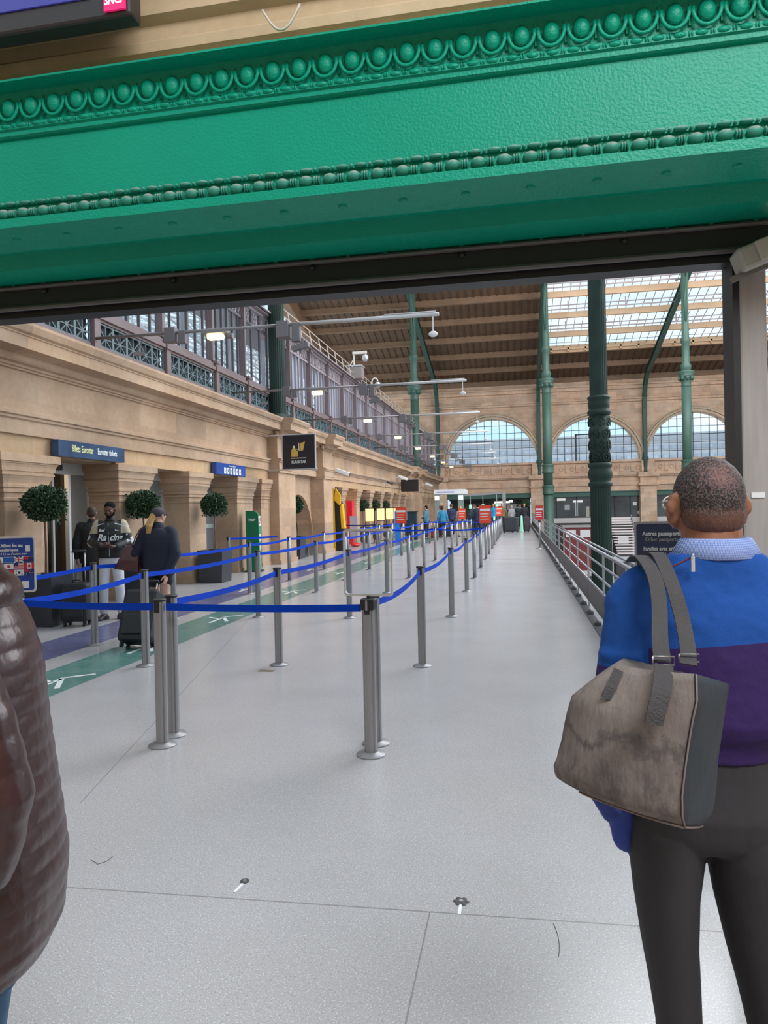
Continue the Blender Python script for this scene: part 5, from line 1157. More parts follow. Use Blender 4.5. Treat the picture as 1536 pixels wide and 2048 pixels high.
# man in the lettered black and cream jacket, facing the viewer, looking at his phone
jk = bpy.data.materials.new('black_cream_jacket'); jk.use_nodes = True; nt = jk.node_tree; b_ = nt.nodes['Principled BSDF']; tc = N(nt, 'ShaderNodeTexCoord'); sp = N(nt, 'ShaderNodeSeparateXYZ'); nt.links.new(tc.outputs['Object'], sp.inputs[0])
ax = math_n(nt, 'ABSOLUTE', sp.outputs[0]); sh_ = math_n(nt, 'MULTIPLY', math_n(nt, 'GREATER_THAN', ax, .165), math_n(nt, 'GREATER_THAN', sp.outputs[2], 1.30))
pip = math_n(nt, 'MULTIPLY', math_n(nt, 'LESS_THAN', math_n(nt, 'ABSOLUTE', math_n(nt, 'SUBTRACT', math_n(nt, 'ADD', sp.outputs[2], math_n(nt, 'MULTIPLY', ax, .3)), 1.472)), .006), math_n(nt, 'GREATER_THAN', ax, .08))
el = math_n(nt, 'MULTIPLY', math_n(nt, 'MULTIPLY', math_n(nt, 'GREATER_THAN', ax, .235), math_n(nt, 'LESS_THAN', sp.outputs[2], 1.29)), ramp(nt, noise(nt, tc.outputs['Object'], 14, 2), .50, .54))
c_ = mixc(nt, sh_, (.010,.010,.011), (.42,.35,.25)); c_ = mixc(nt, math_n(nt, 'MAXIMUM', pip, el), c_, (.55,.55,.58)); nt.links.new(c_, b_.inputs['Base Color']); b_.inputs['Roughness'].default_value = .6
JX, JY = -6.06, 9.78; jr = math.atan2(-JX, -(JY))+0.0
jm = person('person', 'person in a black and cream jacket with white lettering, white trousers, looking at a phone', (JX, JY, 0), PI+.38, 1.75, jk, WHT, BSHOE, SK_D, HAIR_K, .012,
    arms={'L': ((-.27,.02,1.16), (-.11,.26,1.10), (.55,.75,.05), (.3,-.3,1)), 'R': ((.27,.02,1.16), (.10,.25,1.12), (-.6,.70,.05), (-.3,-.3,1))}, feet={'L': (-.13, 0, -.5), 'R': (.12, .02, .45)}, hem=.93, topx=.022, nod=-.30, yaw=-.12, detail=True)
Mj = Matrix.Translation(V(0,.02,1.655)) @ Matrix.Rotation(-.12, 4, 'Z') @ Matrix.Rotation(-.30, 4, 'X')
q = Blob(); q.ell(Mj @ V(0,.040,-.072), (.053,.056,.036), -.12, -.3); q.ell(Mj @ V(0,.078,-.088), (.030,.022,.026), -.12, -.3)
for x in (-1, 1): q.ell(Mj @ V(.060*x,.022,-.045), (.011,.035,.04), -.12, -.3)
q.fuse('beard', HAIR_K, jm, .006, 2)
b = MB(); b.box((-.002-.035, .335, 1.10), (.035, .475, 1.112)); o = b.build('phone', mat('phone_glass', (.04,.045,.05), .15), None, bevel=.004); o.parent = None
o.matrix_world = Matrix.Translation(V(JX, JY, 0)) @ Matrix.Rotation(PI+.38, 4, 'Z') @ Matrix.Translation(V(0,0,.035)); tag(o, 'dark phone held in both hands by the man in the lettered jacket', 'phone')
def chest(txt, x, z, size, sx, y=.142, nm='chest_lettering', rz=0, off=.0035): return text(nm, txt, (x, y, z), size, WHITE, jm, rot=(PI/2, 0, PI+rz), sx=sx, shear=.35, offset=off)
chest('Ra', .105, 1.235, .135, .95, rz=-.22, y=.140); chest('cing', -.095, 1.235, .135, .80, rz=.20, y=.145)
chest('Soul', .105, 1.345, .05, .9, y=.137, nm='small_lettering', rz=-.2); b = MB()
b.prism([(-.155,1.345),(-.10,1.352),(-.095,1.365),(-.085,1.352),(-.04,1.348),(-.08,1.335),(-.12,1.335)], 'y', .135, .139); b.build('wing_emblem', WHITE, jm)
b = MB(); b.tube([(.012,.120,1.45),(.004,.148,1.3),(.0,.146,1.15),(-.004,.150,.95)], .005, 6); b.build('zip', STEEL, jm)
b = Blob(); b.slab([(1.435,0,.005,.082,.080),(1.50,0,.015,.075,.076)]); b.fuse('collar', BLK, jm, .008, 1)
# man in black behind him, seen from behind
person('person', 'person in black hooded top with shaved head, back turned, in the first doorway', (-7.0, 10.75, 0), .55, 1.70, BLK, BLK, BSHOE, SK_B, mat('shaved_hair', (.05,.03,.022), .7, 0, .3, 80), .014, hem=.80, topx=.03)
person('person', 'person in dark clothes inside the ticket office, seen through the glass', (-8.7, 10.5, 0), 1.2, 1.72, BLK, BLK, BSHOE, SK_B, HAIR_K, .02, hem=.7, topx=.02)
bp = empty('backpack', (-7.55, 9.98, .55), 0, 'black backpack with grey straps standing by the first doorway', 'bag'); q = Blob(); q.ell((0,0,.35), (.16,.14,.36)); q.ell((.02,-.1,.22), (.11,.08,.16)); q.fuse('body', BLK, bp, .012, 2)
b = MB(); b.tube([(.10,-.16,.05),(.05,-.18,.4),(-.04,-.12,.68)], .014, 6); b.tube([(-.06,-.17,.05),(-.02,-.18,.25)], .02, 6); b.build('strap', mat('grey_strap', (.35,.35,.38), .6), bp); b = MB(); b.box((-.17,-.16,-.55),(.17,.16,0)); b.build('trolley_base', BLK, bp)
# woman with the cap and ponytail, walking away to the left
WX, WY = -4.56, 8.45
wm = person('person', 'person in oversized navy top, black shorts, dark cap and long blonde ponytail, seen from behind', (WX, WY, 0), .12, 1.64, NVY, BLK, WSHOE, SK_L, HAIR_K, .012,
    arms={'L': ((-.30,-.05,1.14), (-.30,.04,.90), (0,.2,-1), (1,0,0)), 'R': ((.25,-.06,1.14), (.16,-.15,.86), (-.1,-.25,-1), (-1,.2,0))}, feet={'L': (-.10, .12, -.1), 'R': (.10, -.10, .1)}, hem=.84, topx=.036, legs='short', yaw=-.45, hairkind='bald', detail=True)
Mw = Matrix.Translation(V(0,.02,1.655)*(1.64/1.75)) @ Matrix.Rotation(-.45, 4, 'Z')
q = Blob(); q.ell(Mw @ V(0,-.008,.030), (.085,.100,.085), -.45); q.fuse('cap', mat('charcoal_cap', (.035,.03,.035), .7), wm, .007, 2, cut=[(Mw @ V(0,0,-.01), (0,0,-1))])
q = Blob(); q.ell(Mw @ V(0,.10,.018), (.055,.06,.010), -.45); q.fuse('cap_peak', mat('charcoal_cap', (.035,.03,.035), .7), wm, .005, 1)
BLN = mat('blonde_hair', (.52,.30,.10), .5, 0, .45, 20, .9, 40, stretch=(6,6,.5)); q = Blob(); q.ell(Mw @ V(0,-.085,-.02), (.040,.035,.05), -.45)
q.cap(Mw @ V(0,-.10,.0), Mw @ V(-.01,-.15,-.12), .040, .046, .7); q.cap(Mw @ V(-.01,-.15,-.12), Mw @ V(-.035,-.155,-.28), .046, .016, .6); q.cap(Mw @ V(.0,-.145,-.1), Mw @ V(.01,-.16,-.22), .03, .012, .6)
q.fuse('ponytail', BLN, wm, .006, 2)
hb = empty('shoulder_bag', (WX-.36, WY-.10, .88), .12, 'maroon brown shoulder bag on the ponytail person', 'bag')
q = Blob(); q.rings([[V(-.19,-.05,.0),V(.13,-.05,-.05),V(.15,.05,-.05),V(-.19,.05,.0)],[V(-.12,-.06,.12),V(.14,-.06,.10),V(.14,.06,.10),V(-.12,.06,.12)],[V(-.02,-.03,.30),V(.13,-.03,.30),V(.13,.03,.30),V(-.02,.03,.30)]]); q.fuse('body', mat('maroon_leather', (.085,.022,.022), .4, 0, .15, 8), hb, .010, 4)
b = MB(); b.tube([(.06,-.04,.28),(.12,-.08,.40),(.19,-.10,.50),(.24,-.02,.56)], .008, 6); b.build('strap', mat('maroon_leather', (.085,.022,.022), .4, 0, .15, 8), hb, True)
def suitcase(name, loc, rz, w_, d_s, h_, m_, label, tilt=0, handle=True, hm=ALU_L, group=None, hl=.40):
    r = empty(name, loc, rz, label, 'suitcase', group); r.rotation_euler = (tilt, 0, rz)
    b = MB(); b.box((-w_/2,-d_s/2,.07),(w_/2,d_s/2,h_)); o = b.build('shell', m_, r, bevel=.045)
    b = MB(); b.box((-w_/2+.05,-d_s/2-.03,.14),(w_/2-.05,-d_s/2,h_*.55)); o = b.build('front_pocket', m_, r, bevel=.02)
    b = MB()
    for x in (-w_/2+.06, w_/2-.06):
        for y in (-d_s/2+.05, d_s/2-.05): b.tube([(x-.015,y,.032),(x+.015,y,.032)], .032, 12); b.box((x-.02,y-.015,.03),(x+.02,y+.015,.09))
    b.build('wheel', BLACK, r)
    if handle:
        b = MB()
        for x in (-.085, .085): b = MB(); b.tube([(x,d_s/2-.04,h_),(x,d_s/2-.04,h_+hl)], .009, 8); b.build('handle_rod', hm, r, True)
        b = MB(); b.tube([(-.10,d_s/2-.04,h_+hl),(-.09,d_s/2-.04,h_+hl+.025),(.09,d_s/2-.04,h_+hl+.025),(.10,d_s/2-.04,h_+hl)], .016, 8); b.build('grip', BLACK if hm is ALU_L else hm, r, True)
    b = MB(); b.tube([(-.06,0,h_),(-.05,0,h_+.03),(.05,0,h_+.03),(.06,0,h_)], .009, 6); b.build('carry_handle', BLACK, r)
    return r
CASE = mat('black_nylon', (.013,.014,.017), .55, 0, .15, 10, .4, 200)
suitcase('suitcase', (-4.42, 7.62, .0), .1, .42, .28, .70, CASE, 'big black soft suitcase pulled along behind the ponytail person', tilt=-.42, hl=.14)
suitcase('suitcase', (-6.22, 9.15, 0), .15, .40, .26, .62, CASE, 'black upright suitcase with raised silver handle next to the nearest potted tree', hl=.42)

# ---- foreground man, seen from behind
SW = bpy.data.materials.new('blue_purple_knit'); SW.use_nodes = True; nt = SW.node_tree; b_ = nt.nodes['Principled BSDF']; tc = N(nt, 'ShaderNodeTexCoord'); sp = N(nt, 'ShaderNodeSeparateXYZ'); nt.links.new(tc.outputs['Object'], sp.inputs[0])
edge = math_n(nt, 'ADD', 1.300, math_n(nt, 'MULTIPLY', sp.outputs[0], .10)); arm_low = math_n(nt, 'MULTIPLY', math_n(nt, 'LESS_THAN', sp.outputs[0], -.15), .035)
arm_low = math_n(nt, 'MULTIPLY', arm_low, 1.0)
pur = math_n(nt, 'LESS_THAN', sp.outputs[2], math_n(nt, 'SUBTRACT', edge, arm_low)); nt.links.new(mixc(nt, pur, (.001,.062,.30), (.026,.006,.085)), b_.inputs['Base Color']); b_.inputs['Roughness'].default_value = .85
n1 = noise(nt, tc.outputs['Object'], 7, 3); n2 = noise(nt, tc.outputs['Object'], 420, 2); hh = math_n(nt, 'ADD', n1, math_n(nt, 'MULTIPLY', n2, .03)); bu = N(nt, 'ShaderNodeBump'); bu.inputs['Strength'].default_value = .7; bu.inputs['Distance'].default_value = .03
nt.links.new(hh, bu.inputs['Height']); nt.links.new(bu.outputs[0], b_.inputs['Normal'])
MX, MY = .405, 1.60
mn = empty('person', (MX, MY, 0), 0, 'person with cropped greying hair in blue and purple sweater, back turned, at right foreground', 'person')
q = Blob()
q.slab([(.91,-.02,0,.09,.07),(.95,-.02,0,.11,.085),(1.05,-.02,0,.11,.085),(1.25,0,0,.14,.095),(1.36,0,0,.14,.08),(1.42,0,0,.10,.06),(1.455,0,0,.06,.055)])
q.cap((-.12,0,1.37), (.12,0,1.37), .042); q.cap((0,-.02,1.38), (-.008,.0,1.545), .063, .060, 1.0)
HC = V(-.010,.012,1.574); HS = .90
Mh = head(q, HC, HS, .14, ears=False)
for x in (-1, 1):
    q.ell(Mh @ (V(.083*x,-.006,-.020)*HS), (.007,.016,.026), -.6*x+.14); q.ell(Mh @ (V(.091*x,-.015,-.006)*HS), (.0055,.011,.015), -.7*x+.14); q.ell(Mh @ (V(.074*x,.002,-.044)*HS), (.007,.010,.012), -.3*x+.14)
for sg in (-1, 1):
    q.cap((sg*.15,0,1.35), (sg*.215,-.02,1.14), .042, .036); q.cap((sg*.235,-.02,1.13), (sg*.10,.20,1.08), .042, .028); hand(q, V(sg*.10,.20,1.08), V(-sg*.8,.5,.0), V(0,-.3,1), -sg, 1.0, .6)
    kn = V(-.088 if sg < 0 else .105,.02,.47); an = V(-.088 if sg < 0 else .14,-.01,.09); q.cap((-.105 if sg < 0 else .06,0,.88), kn, .05, .04); q.cap(kn, an, .038, .034); q.cap(an-V(0,.02,.04), an+V(sg*.02,.13,-.05), .034, .026)
sk = bpy.data.materials.new('brown_skin_near'); sk.use_nodes = True; nt = sk.node_tree; b_ = nt.nodes['Principled BSDF']; tc = N(nt, 'ShaderNodeTexCoord'); v = tc.outputs['Object']
nt.links.new(ramp(nt, noise(nt, v, 22, 5, .6), .3, .7, (.21,.080,.042), (.34,.145,.085)), b_.inputs['Base Color']); b_.inputs['Roughness'].default_value = .42; b_.inputs['Subsurface Weight'].default_value = .05
bu = N(nt, 'ShaderNodeBump'); bu.inputs['Strength'].default_value = .15; bu.inputs['Distance'].default_value = .003; nt.links.new(noise(nt, v, 240, 3), bu.inputs['Height']); nt.links.new(bu.outputs[0], b_.inputs['Normal'])
q.fuse('body', sk, mn, .0045, 2); face_bits(mn, Mh, HS, sk)
# cropped hair: close shell, dense at the sides, thin at the crown
hm = bpy.data.materials.new('cropped_hair'); hm.use_nodes = True; nt = hm.node_tree; b_ = nt.nodes['Principled BSDF']; tc = N(nt, 'ShaderNodeTexCoord'); v = tc.outputs['Object']; sp = N(nt, 'ShaderNodeSeparateXYZ'); nt.links.new(v, sp.inputs[0])
mp = N(nt, 'ShaderNodeMapping'); mp.inputs['Scale'].default_value = (1,1,.55); nt.links.new(v, mp.inputs['Vector'])
curl = noise(nt, mp.outputs[0], 230, 3, .7); dx_ = math_n(nt, 'SUBTRACT', sp.outputs[0], -.004); dz_ = math_n(nt, 'SUBTRACT', sp.outputs[2], 1.632)
rad = math_n(nt, 'SQRT', math_n(nt, 'ADD', math_n(nt, 'MULTIPLY', dx_, dx_), math_n(nt, 'MULTIPLY', math_n(nt, 'MULTIPLY', dz_, dz_), 1.2)))
bald = math_n(nt, 'SUBTRACT', 1, math_n(nt, 'MULTIPLY', rad, 19)); bald = math_n(nt, 'MAXIMUM', bald, 0)
thr = math_n(nt, 'SUBTRACT', curl, math_n(nt, 'MULTIPLY', bald, .20)); dens = ramp(nt, thr, .27, .46)
low = math_n(nt, 'MAXIMUM', math_n(nt, 'MULTIPLY', math_n(nt, 'SUBTRACT', 1.572, sp.outputs[2]), 28), 0); low = math_n(nt, 'MINIMUM', low, .8)
grey = ramp(nt, noise(nt, v, 300, 2, .5), .50, .60); hc = mixc(nt, math_n(nt, 'MULTIPLY', grey, .75), (.018,.012,.012), (.17,.14,.14))
c_ = mixc(nt, dens, (.20,.085,.075), hc); c_ = mixc(nt, low, c_, (.16,.065,.04)); nt.links.new(c_, b_.inputs['Base Color']); b_.inputs['Roughness'].default_value = .6
bu = N(nt, 'ShaderNodeBump'); bu.inputs['Strength'].default_value = .9; bu.inputs['Distance'].default_value = .003; nt.links.new(curl, bu.inputs['Height']); nt.links.new(bu.outputs[0], b_.inputs['Normal'])
q = Blob(); q.ell(Mh @ (V(0,-.010,.020)*HS), tuple(w_*HS for w_ in (.0775,.0965,.0935)), .14); q.ell(Mh @ (V(0,-.035,-.022)*HS), tuple(w_*HS for w_ in (.071,.066,.062)), .14); q.fuse('hair', hm, mn, .0045, 2, cut=[(Mh @ (V(0,.052,.03)*HS), (Mh.to_3x3() @ V(0,1,-.15))), (V(0,0,1.536), V(0,.30,-1))])
b = MB(); W_ = mat('pale_spectacle_frame', (.62,.60,.56), .3)
for sg in (-1, 1):
    b.tube([Mh @ V(sg*.070,-.020,-.004), Mh @ V(sg*.074,-.006,.010), Mh @ V(sg*.074,.045,.010), Mh @ V(sg*.062,.094,.008)], .0018, 6)
    b.tube([Mh @ V(sg*(.036+.025*math.cos(t)),.098-.004*math.cos(t),.004+.018*math.sin(t)) for t in [i*PI/8 for i in range(17)]], .0020, 6)
b.tube([Mh @ V(-.010,.101,.008), Mh @ V(.010,.101,.008)], .0018, 6); b.build('spectacles', W_, mn, True)
# shirt collar
cm = bpy.data.materials.new('blue_diamond_weave'); cm.use_nodes = True; nt = cm.node_tree; b_ = nt.nodes['Principled BSDF']; tc = N(nt, 'ShaderNodeTexCoord'); sp = N(nt, 'ShaderNodeSeparateXYZ'); nt.links.new(tc.outputs['Object'], sp.inputs[0])
s1 = math_n(nt, 'SINE', math_n(nt, 'MULTIPLY', math_n(nt, 'ADD', sp.outputs[0], sp.outputs[2]), 1500)); s2 = math_n(nt, 'SINE', math_n(nt, 'MULTIPLY', math_n(nt, 'SUBTRACT', sp.outputs[0], sp.outputs[2]), 1500))
nt.links.new(mixc(nt, math_n(nt, 'GREATER_THAN', math_n(nt, 'MULTIPLY', s1, s2), .12), (.045,.11,.42), (.50,.60,.80)), b_.inputs['Base Color']); b_.inputs['Roughness'].default_value = .8
b = MB(); R = []
for t in [i*PI*1.72/24-PI*.36-PI for i in range(25)]:
    t2 = PI*1.5+(t-(-PI*.5))*1.0
    c, s_ = math.cos(t2), math.sin(t2); R.append([V(.0+.066*c,-.010+.064*s_,1.478), V(.063*c,-.008+.062*s_,1.498), V(.065*c,-.008+.065*s_,1.506), V(.070*c,-.010+.070*s_,1.503), V(.090*c,-.010+.084*s_,1.466), V(.085*c,-.010+.079*s_,1.462)])
b.rings(R); b.build('shirt_collar', cm, mn, True)
T = Blob()
T.slab([(1.060,-.022,-.005,.122,.108),(1.075,-.022,-.005,.122,.108),(1.095,-.020,-.005,.128,.110),(1.115,-.012,-.008,.150,.122),(1.14,-.005,-.010,.162,.128),(1.18,0,-.008,.168,.126),(1.26,0,-.004,.182,.122),(1.34,0,-.004,.192,.112),(1.395,0,-.004,.172,.096),(1.432,0,-.006,.138,.085),(1.462,0,-.008,.100,.080),(1.474,0,-.008,.088,.077)], n=40)
for sg in (-1, 1):
    T.cap((sg*.140,0,1.388), (sg*.165,0,1.362), .062, .062); T.cap((sg*.162,0,1.355), (sg*.200,-.035,1.19), .062, .054, 1.05); T.cap((sg*.202,-.030,1.18), (sg*.14,.14,1.11), .054, .044)
    T.ell((sg*.196,-.04,1.215), (.054,.050,.026)); T.ell((sg*.188,-.035,1.262), (.058,.050,.026))
for z, y_, x in ((1.125,-.118,.02),(1.12,-.115,-.06),(1.135,-.112,.07)): T.ell((x,y_,z), (.07,.014,.012))
T.fuse('sweater', SW, mn, .0055, 4)
b = MB(); b.tube([V(-.150,-.066,1.425), V(-.12,-.085,1.442), V(-.085,-.092,1.460), V(-.068,-.094,1.470)], .0022, 6); b.build('zip_tape', mat('maroon_zip', (.10,.012,.04), .5), mn)
b = MB(); b.box((-.0035,-.002,-.030),(.0035,.002,0)); b.box((-.002,-.003,-.004),(.002,.003,.006)); o = b.build('zip_pull', mat('silver_zip', (.75,.74,.70), .3, .5), mn, bevel=.001); o.location = (-.066,-.102,1.472)
TRO = mat('charcoal_trouser', (.030,.027,.030), .85, 0, .12, 4, .7, 8, stretch=(2,2,.6))
P = Blob(); P.slab([(.862,-.022,.0,.085,.070),(.872,-.025,.0,.125,.095),(.89,-.026,0,.148,.112),(.91,-.026,0,.155,.120),(.95,-.024,-.004,.148,.125),(1.02,-.022,0,.132,.112),(1.08,-.022,0,.120,.104)], n=40)
P.slab([(.02,-.088,-.02,.052,.075),(.12,-.087,-.02,.048,.072),(.30,-.086,-.01,.046,.070),(.46,-.088,.005,.046,.072),(.56,-.096,.006,.052,.080),(.64,-.104,.006,.057,.088),(.75,-.110,.003,.066,.100),(.85,-.108,0,.077,.110),(.90,-.10,0,.08,.11)], n=32, e=2.1)
P.slab([(.02,.155,-.01,.056,.078),(.12,.150,-.01,.052,.075),(.30,.128,-.005,.050,.074),(.46,.105,.005,.052,.076),(.56,.090,.006,.058,.082),(.64,.076,.006,.064,.090),(.75,.062,.003,.074,.102),(.85,.055,0,.084,.112),(.90,.05,0,.08,.11)], n=32, e=2.1)
for i, (x, z) in enumerate(((-.088,.41),(-.090,.46),(-.087,.34),(.112,.42),(.104,.47),(.122,.35),(-.087,.25),(.135,.27))): P.ell((x,.035-.100,z), (.040,.012,.010), 0, .2*(-1)**i)
P.fuse('trousers', TRO, mn, .0055, 4)
H = MB()
for sg in (-1, 1):
    x0 = -.088 if sg < 0 else .155
    H.rings([[V(x0+sx*w2, t+.0, z) for sx, z in ((-1,0),(1,0),(.9,hh*.6),(.4,hh),(-.4,hh),(-.9,hh*.6))] for t, w2, hh in ((-.11,.03,.05),(-.06,.042,.09),(.05,.046,.08),(.15,.048,.05),(.19,.03,.03))])
H.build('shoes', BSHOE, mn, True)
bj = Blob(); bx = lambda x, y, z: (x-MX, y-MY, z)
jk2 = empty('folded_jacket', (.17, 1.55, .93), 0, 'royal blue folded jacket held under the grey bag by the sweater person', 'jacket')
bj.cap((.04,.04,.10),(.05,.05,-.07),.055,.035,.6); bj.cap((-.02,.03,.10),(.02,.04,-.01),.05,.03,.6); bj.cap((.07,.05,.0),(.065,.06,-.11),.03,.016,.7); bj.cap((.10,.05,.16),(.0,.03,.14),.05,.05); bj.ell((.03,0,.05),(.02,.03,.05))
bj.fuse('cloth', cloth('royal_blue_nylon', (.006,.03,.26), .3, 8, 1.0, 12, .5), jk2, .006, 3)
# ---- shoulder bag
L_ = [(.177,1.33,1.290),(.138,1.325,1.261),(.103,1.32,1.228),(.092,1.32,1.183),(.079,1.32,1.137),(.065,1.32,1.10),(.068,1.32,1.08),(.098,1.32,1.064)]
S_ = [(.273,1.21,1.305),(.271,1.20,1.265),(.264,1.20,1.233),(.257,1.20,1.193),(.251,1.20,1.153),(.246,1.20,1.112),(.246,1.20,1.08),(.252,1.21,1.058)]
R_ = [(.369,1.34,1.250),(.362,1.34,1.210),(.355,1.34,1.165),(.348,1.34,1.12),(.343,1.34,1.075),(.339,1.34,1.04),(.335,1.34,1.015),(.318,1.34,.992)]
bag = empty('tote_bag', (.22, 1.32, 1.02), 0, 'worn taupe suede tote bag with dark side panel hanging from the sweater person\'s shoulder', 'bag')
SU = bpy.data.materials.new('worn_suede'); SU.use_nodes = True; nt = SU.node_tree; b_ = nt.nodes['Principled BSDF']; tc = N(nt, 'ShaderNodeTexCoord'); v = tc.outputs['Object']; sp = N(nt, 'ShaderNodeSeparateXYZ'); nt.links.new(v, sp.inputs[0])
base = ramp(nt, noise(nt, v, 9, 6, .65), .3, .7, (.165,.130,.115), (.255,.208,.187)); mp = N(nt, 'ShaderNodeMapping'); mp.inputs['Scale'].default_value = (2.2,2.2,1); mp.inputs['Rotation'].default_value = (0,.3,0); nt.links.new(v, mp.inputs['Vector'])
st = ramp(nt, noise(nt, mp.outputs[0], 9, 6, .75), .45, .62); hz = math_n(nt, 'ADD', sp.outputs[2], math_n(nt, 'MULTIPLY', noise(nt, v, 7, 5, .7), .20))
below = math_n(nt, 'MINIMUM', math_n(nt, 'MAXIMUM', math_n(nt, 'MULTIPLY', math_n(nt, 'SUBTRACT', .255, hz), 14), 0), .75); rim = math_n(nt, 'MAXIMUM', math_n(nt, 'SUBTRACT', 1, math_n(nt, 'MULTIPLY', math_n(nt, 'ABSOLUTE', math_n(nt, 'SUBTRACT', hz, .250)), 55)), 0)
f_ = math_n(nt, 'MAXIMUM', math_n(nt, 'MULTIPLY', below, st), math_n(nt, 'MULTIPLY', rim, .75)); nt.links.new(mixc(nt, f_, base, (.075,.062,.060)), b_.inputs['Base Color']); b_.inputs['Roughness'].default_value = .9; 
bu = N(nt, 'ShaderNodeBump'); bu.inputs['Strength'].default_value = .45; bu.inputs['Distance'].default_value = .012; mp2 = N(nt, 'ShaderNodeMapping'); mp2.inputs['Scale'].default_value = (3,3,.8); nt.links.new(v, mp2.inputs['Vector'])
nt.links.new(noise(nt, mp2.outputs[0], 14, 5, .6), bu.inputs['Height']); nt.links.new(bu.outputs[0], b_.inputs['Normal'])
SDK = mat('slate_side_panel', (.030,.036,.045), .75, 0, .1, 8, .5, 14)
def lerp(a, b_, t): return Vector(a).lerp(Vector(b_), t)
def bagface(A_, B_, bulge, nrm, nu=16):
    b = MB(); n = Vector(nrm).normalized(); g = []
    nv = len(A_)
    from math import sin
    for j in range((nv-1)*3+1):
        t = j/3; i = min(int(t), nv-2); u = t-i
        a = lerp(A_[i], A_[i+1], u); c = lerp(B_[i], B_[i+1], u); row = []
        for q in range(nu+1):
            s = q/nu; edge_v = sin(PI*min(max((t/(nv-1)), 0), 1))**.5 if 0 < t < nv-1 else 0
            row.append(lerp(a, c, s)+n*bulge*(sin(PI*s)**.7)*(.35+.65*edge_v)+n*.004*sin(9*s+t*1.3)*edge_v*sin(PI*s))
        g.append(row)
    return g
def grid(b, g, off, mi):
    R = [[b.bm.verts.new(p-off) for p in row] for row in g]; b.mi = mi
    for a, c in zip(R, R[1:]):
        for i in range(len(a)-1): b.face([a[i], a[i+1], c[i+1], c[i]])
off = Vector((.22,1.32,1.02))
BK = [Vector(p)+V(.02,.11,-.01) for p in L_]; RB = [Vector(p)+V(.0,.035,.0) for p in R_]
gf = bagface(L_, S_, .026, (-.55,-.83,.0)); gb = bagface(RB, BK, .01, (.3,.9,0)); gl = bagface(BK, L_, .02, (-.9,-.2,0), 6)
b = MB(); grid(b, gf, off, 0); grid(b, gb, off, 0); grid(b, gl, off, 0)
loopb = [gf[-1], gl[-1], gb[-1]]
bot = [p for p in gf[-1]]+[Vector(p) for p in bagface(S_, RB, .014, (.75,-.66,0), 8)[-1]][1:]+[p for p in gb[-1]][1:]+[p for p in gl[-1]][1:-1]; top = [p for p in gf[0]]+[Vector(p) for p in bagface(S_, RB, .014, (.75,-.66,0), 8)[0]][1:]+[p for p in gb[0]][1:]+[p for p in gl[0]][1:-1]
for lp, dz in ((bot, -.02), (top, -.02)):
    c = sum((p for p in lp), V(0,0,0))/len(lp)+V(0,0,dz); cv = b.bm.verts.new(c-off); vs = [b.bm.verts.new(p-off) for p in lp]
    for i in range(len(vs)): b.face([vs[i], vs[(i+1) % len(vs)], cv])
bmesh.ops.remove_doubles(b.bm, verts=b.bm.verts[:], dist=.004); b.build('suede_body', SU, bag, True)
b = MB(); gs = bagface(S_, RB, .014, (.75,-.66,0), 8)
gs = [[p+V(.55,-.83,0)*.0015 for p in row] for row in gs]; grid(b, gs, off, 0); o = b.build('side_panel', SDK, bag, True); so = o.modifiers.new('solid', 'SOLIDIFY'); so.thickness = .002
b = MB(); b.tube([Vector(p)-off+V(.002,-.003,0) for p in S_], .0016, 5); b.tube([p-off+V(-.0,-.002,-.001) for p in gf[-1]], .002, 5); b.tube([Vector(p)-off+V(0,-.002,0) for p in gs[-1]], .0018, 5); b.build('piping', mat('taupe_piping', (.22,.17,.15), .8), bag, True)
WEB = mat('grey_webbing', (.060,.052,.054), .8, 0, .1, 10, .4, 300)
def ribbon(b, pts, w_, nrm, th=.003):
    pts = [Vector(p)-off for p in pts]; n = Vector(nrm).normalized(); R = []; fine = []
    for i in range(len(pts)-1):
        p0 = pts[max(i-1,0)]; p1 = pts[i]; p2 = pts[i+1]; p3 = pts[min(i+2,len(pts)-1)]
        for j in range(5):
            t = j/5; fine.append(.5*((2*p1)+(-p0+p2)*t+(2*p0-5*p1+4*p2-p3)*t*t+(-p0+3*p1-3*p2+p3)*t**3))
    fine.append(pts[-1])
    for i, p in enumerate(fine):
        d = (fine[min(i+1,len(fine)-1)]-fine[max(i-1,0)]).normalized(); a = Vector((1,.12,.0)); a = (a-d*a.dot(d)).normalized(); nn = a.cross(d).normalized()
        R.append([p-a*w_/2-nn*th/2, p+a*w_/2-nn*th/2, p+a*w_/2+nn*th/2, p-a*w_/2+nn*th/2])
    b.rings(R)
VN = (-.15,-.98,.05)
b = MB(); ribbon(b, [(.245,1.64,1.452),(.248,1.60,1.465),(.251,1.54,1.468),(.260,1.465,1.436),(.258,1.41,1.389),(.246,1.345,1.337),(.235,1.265,1.312)], .028, VN); b.build('strap', WEB, bag)
b = MB(); ribbon(b, [(.235,1.252,1.308),(.222,1.205,1.279),(.211,1.190,1.250),(.205,1.188,1.228)], .029, VN, .004); b.build('strap_end', WEB, bag)
b = MB(); ribbon(b, [(.270,1.64,1.458),(.274,1.60,1.472),(.282,1.53,1.472),(.292,1.46,1.420),(.300,1.42,1.362),(.300,1.38,1.316),(.294,1.345,1.290)], .028, VN); b.build('strap', WEB, bag)
b = MB(); ribbon(b, [(.168,1.300,1.288),(.152,1.280,1.262),(.142,1.274,1.244)], .017, VN, .004); b.build('short_strap_end', WEB, bag)
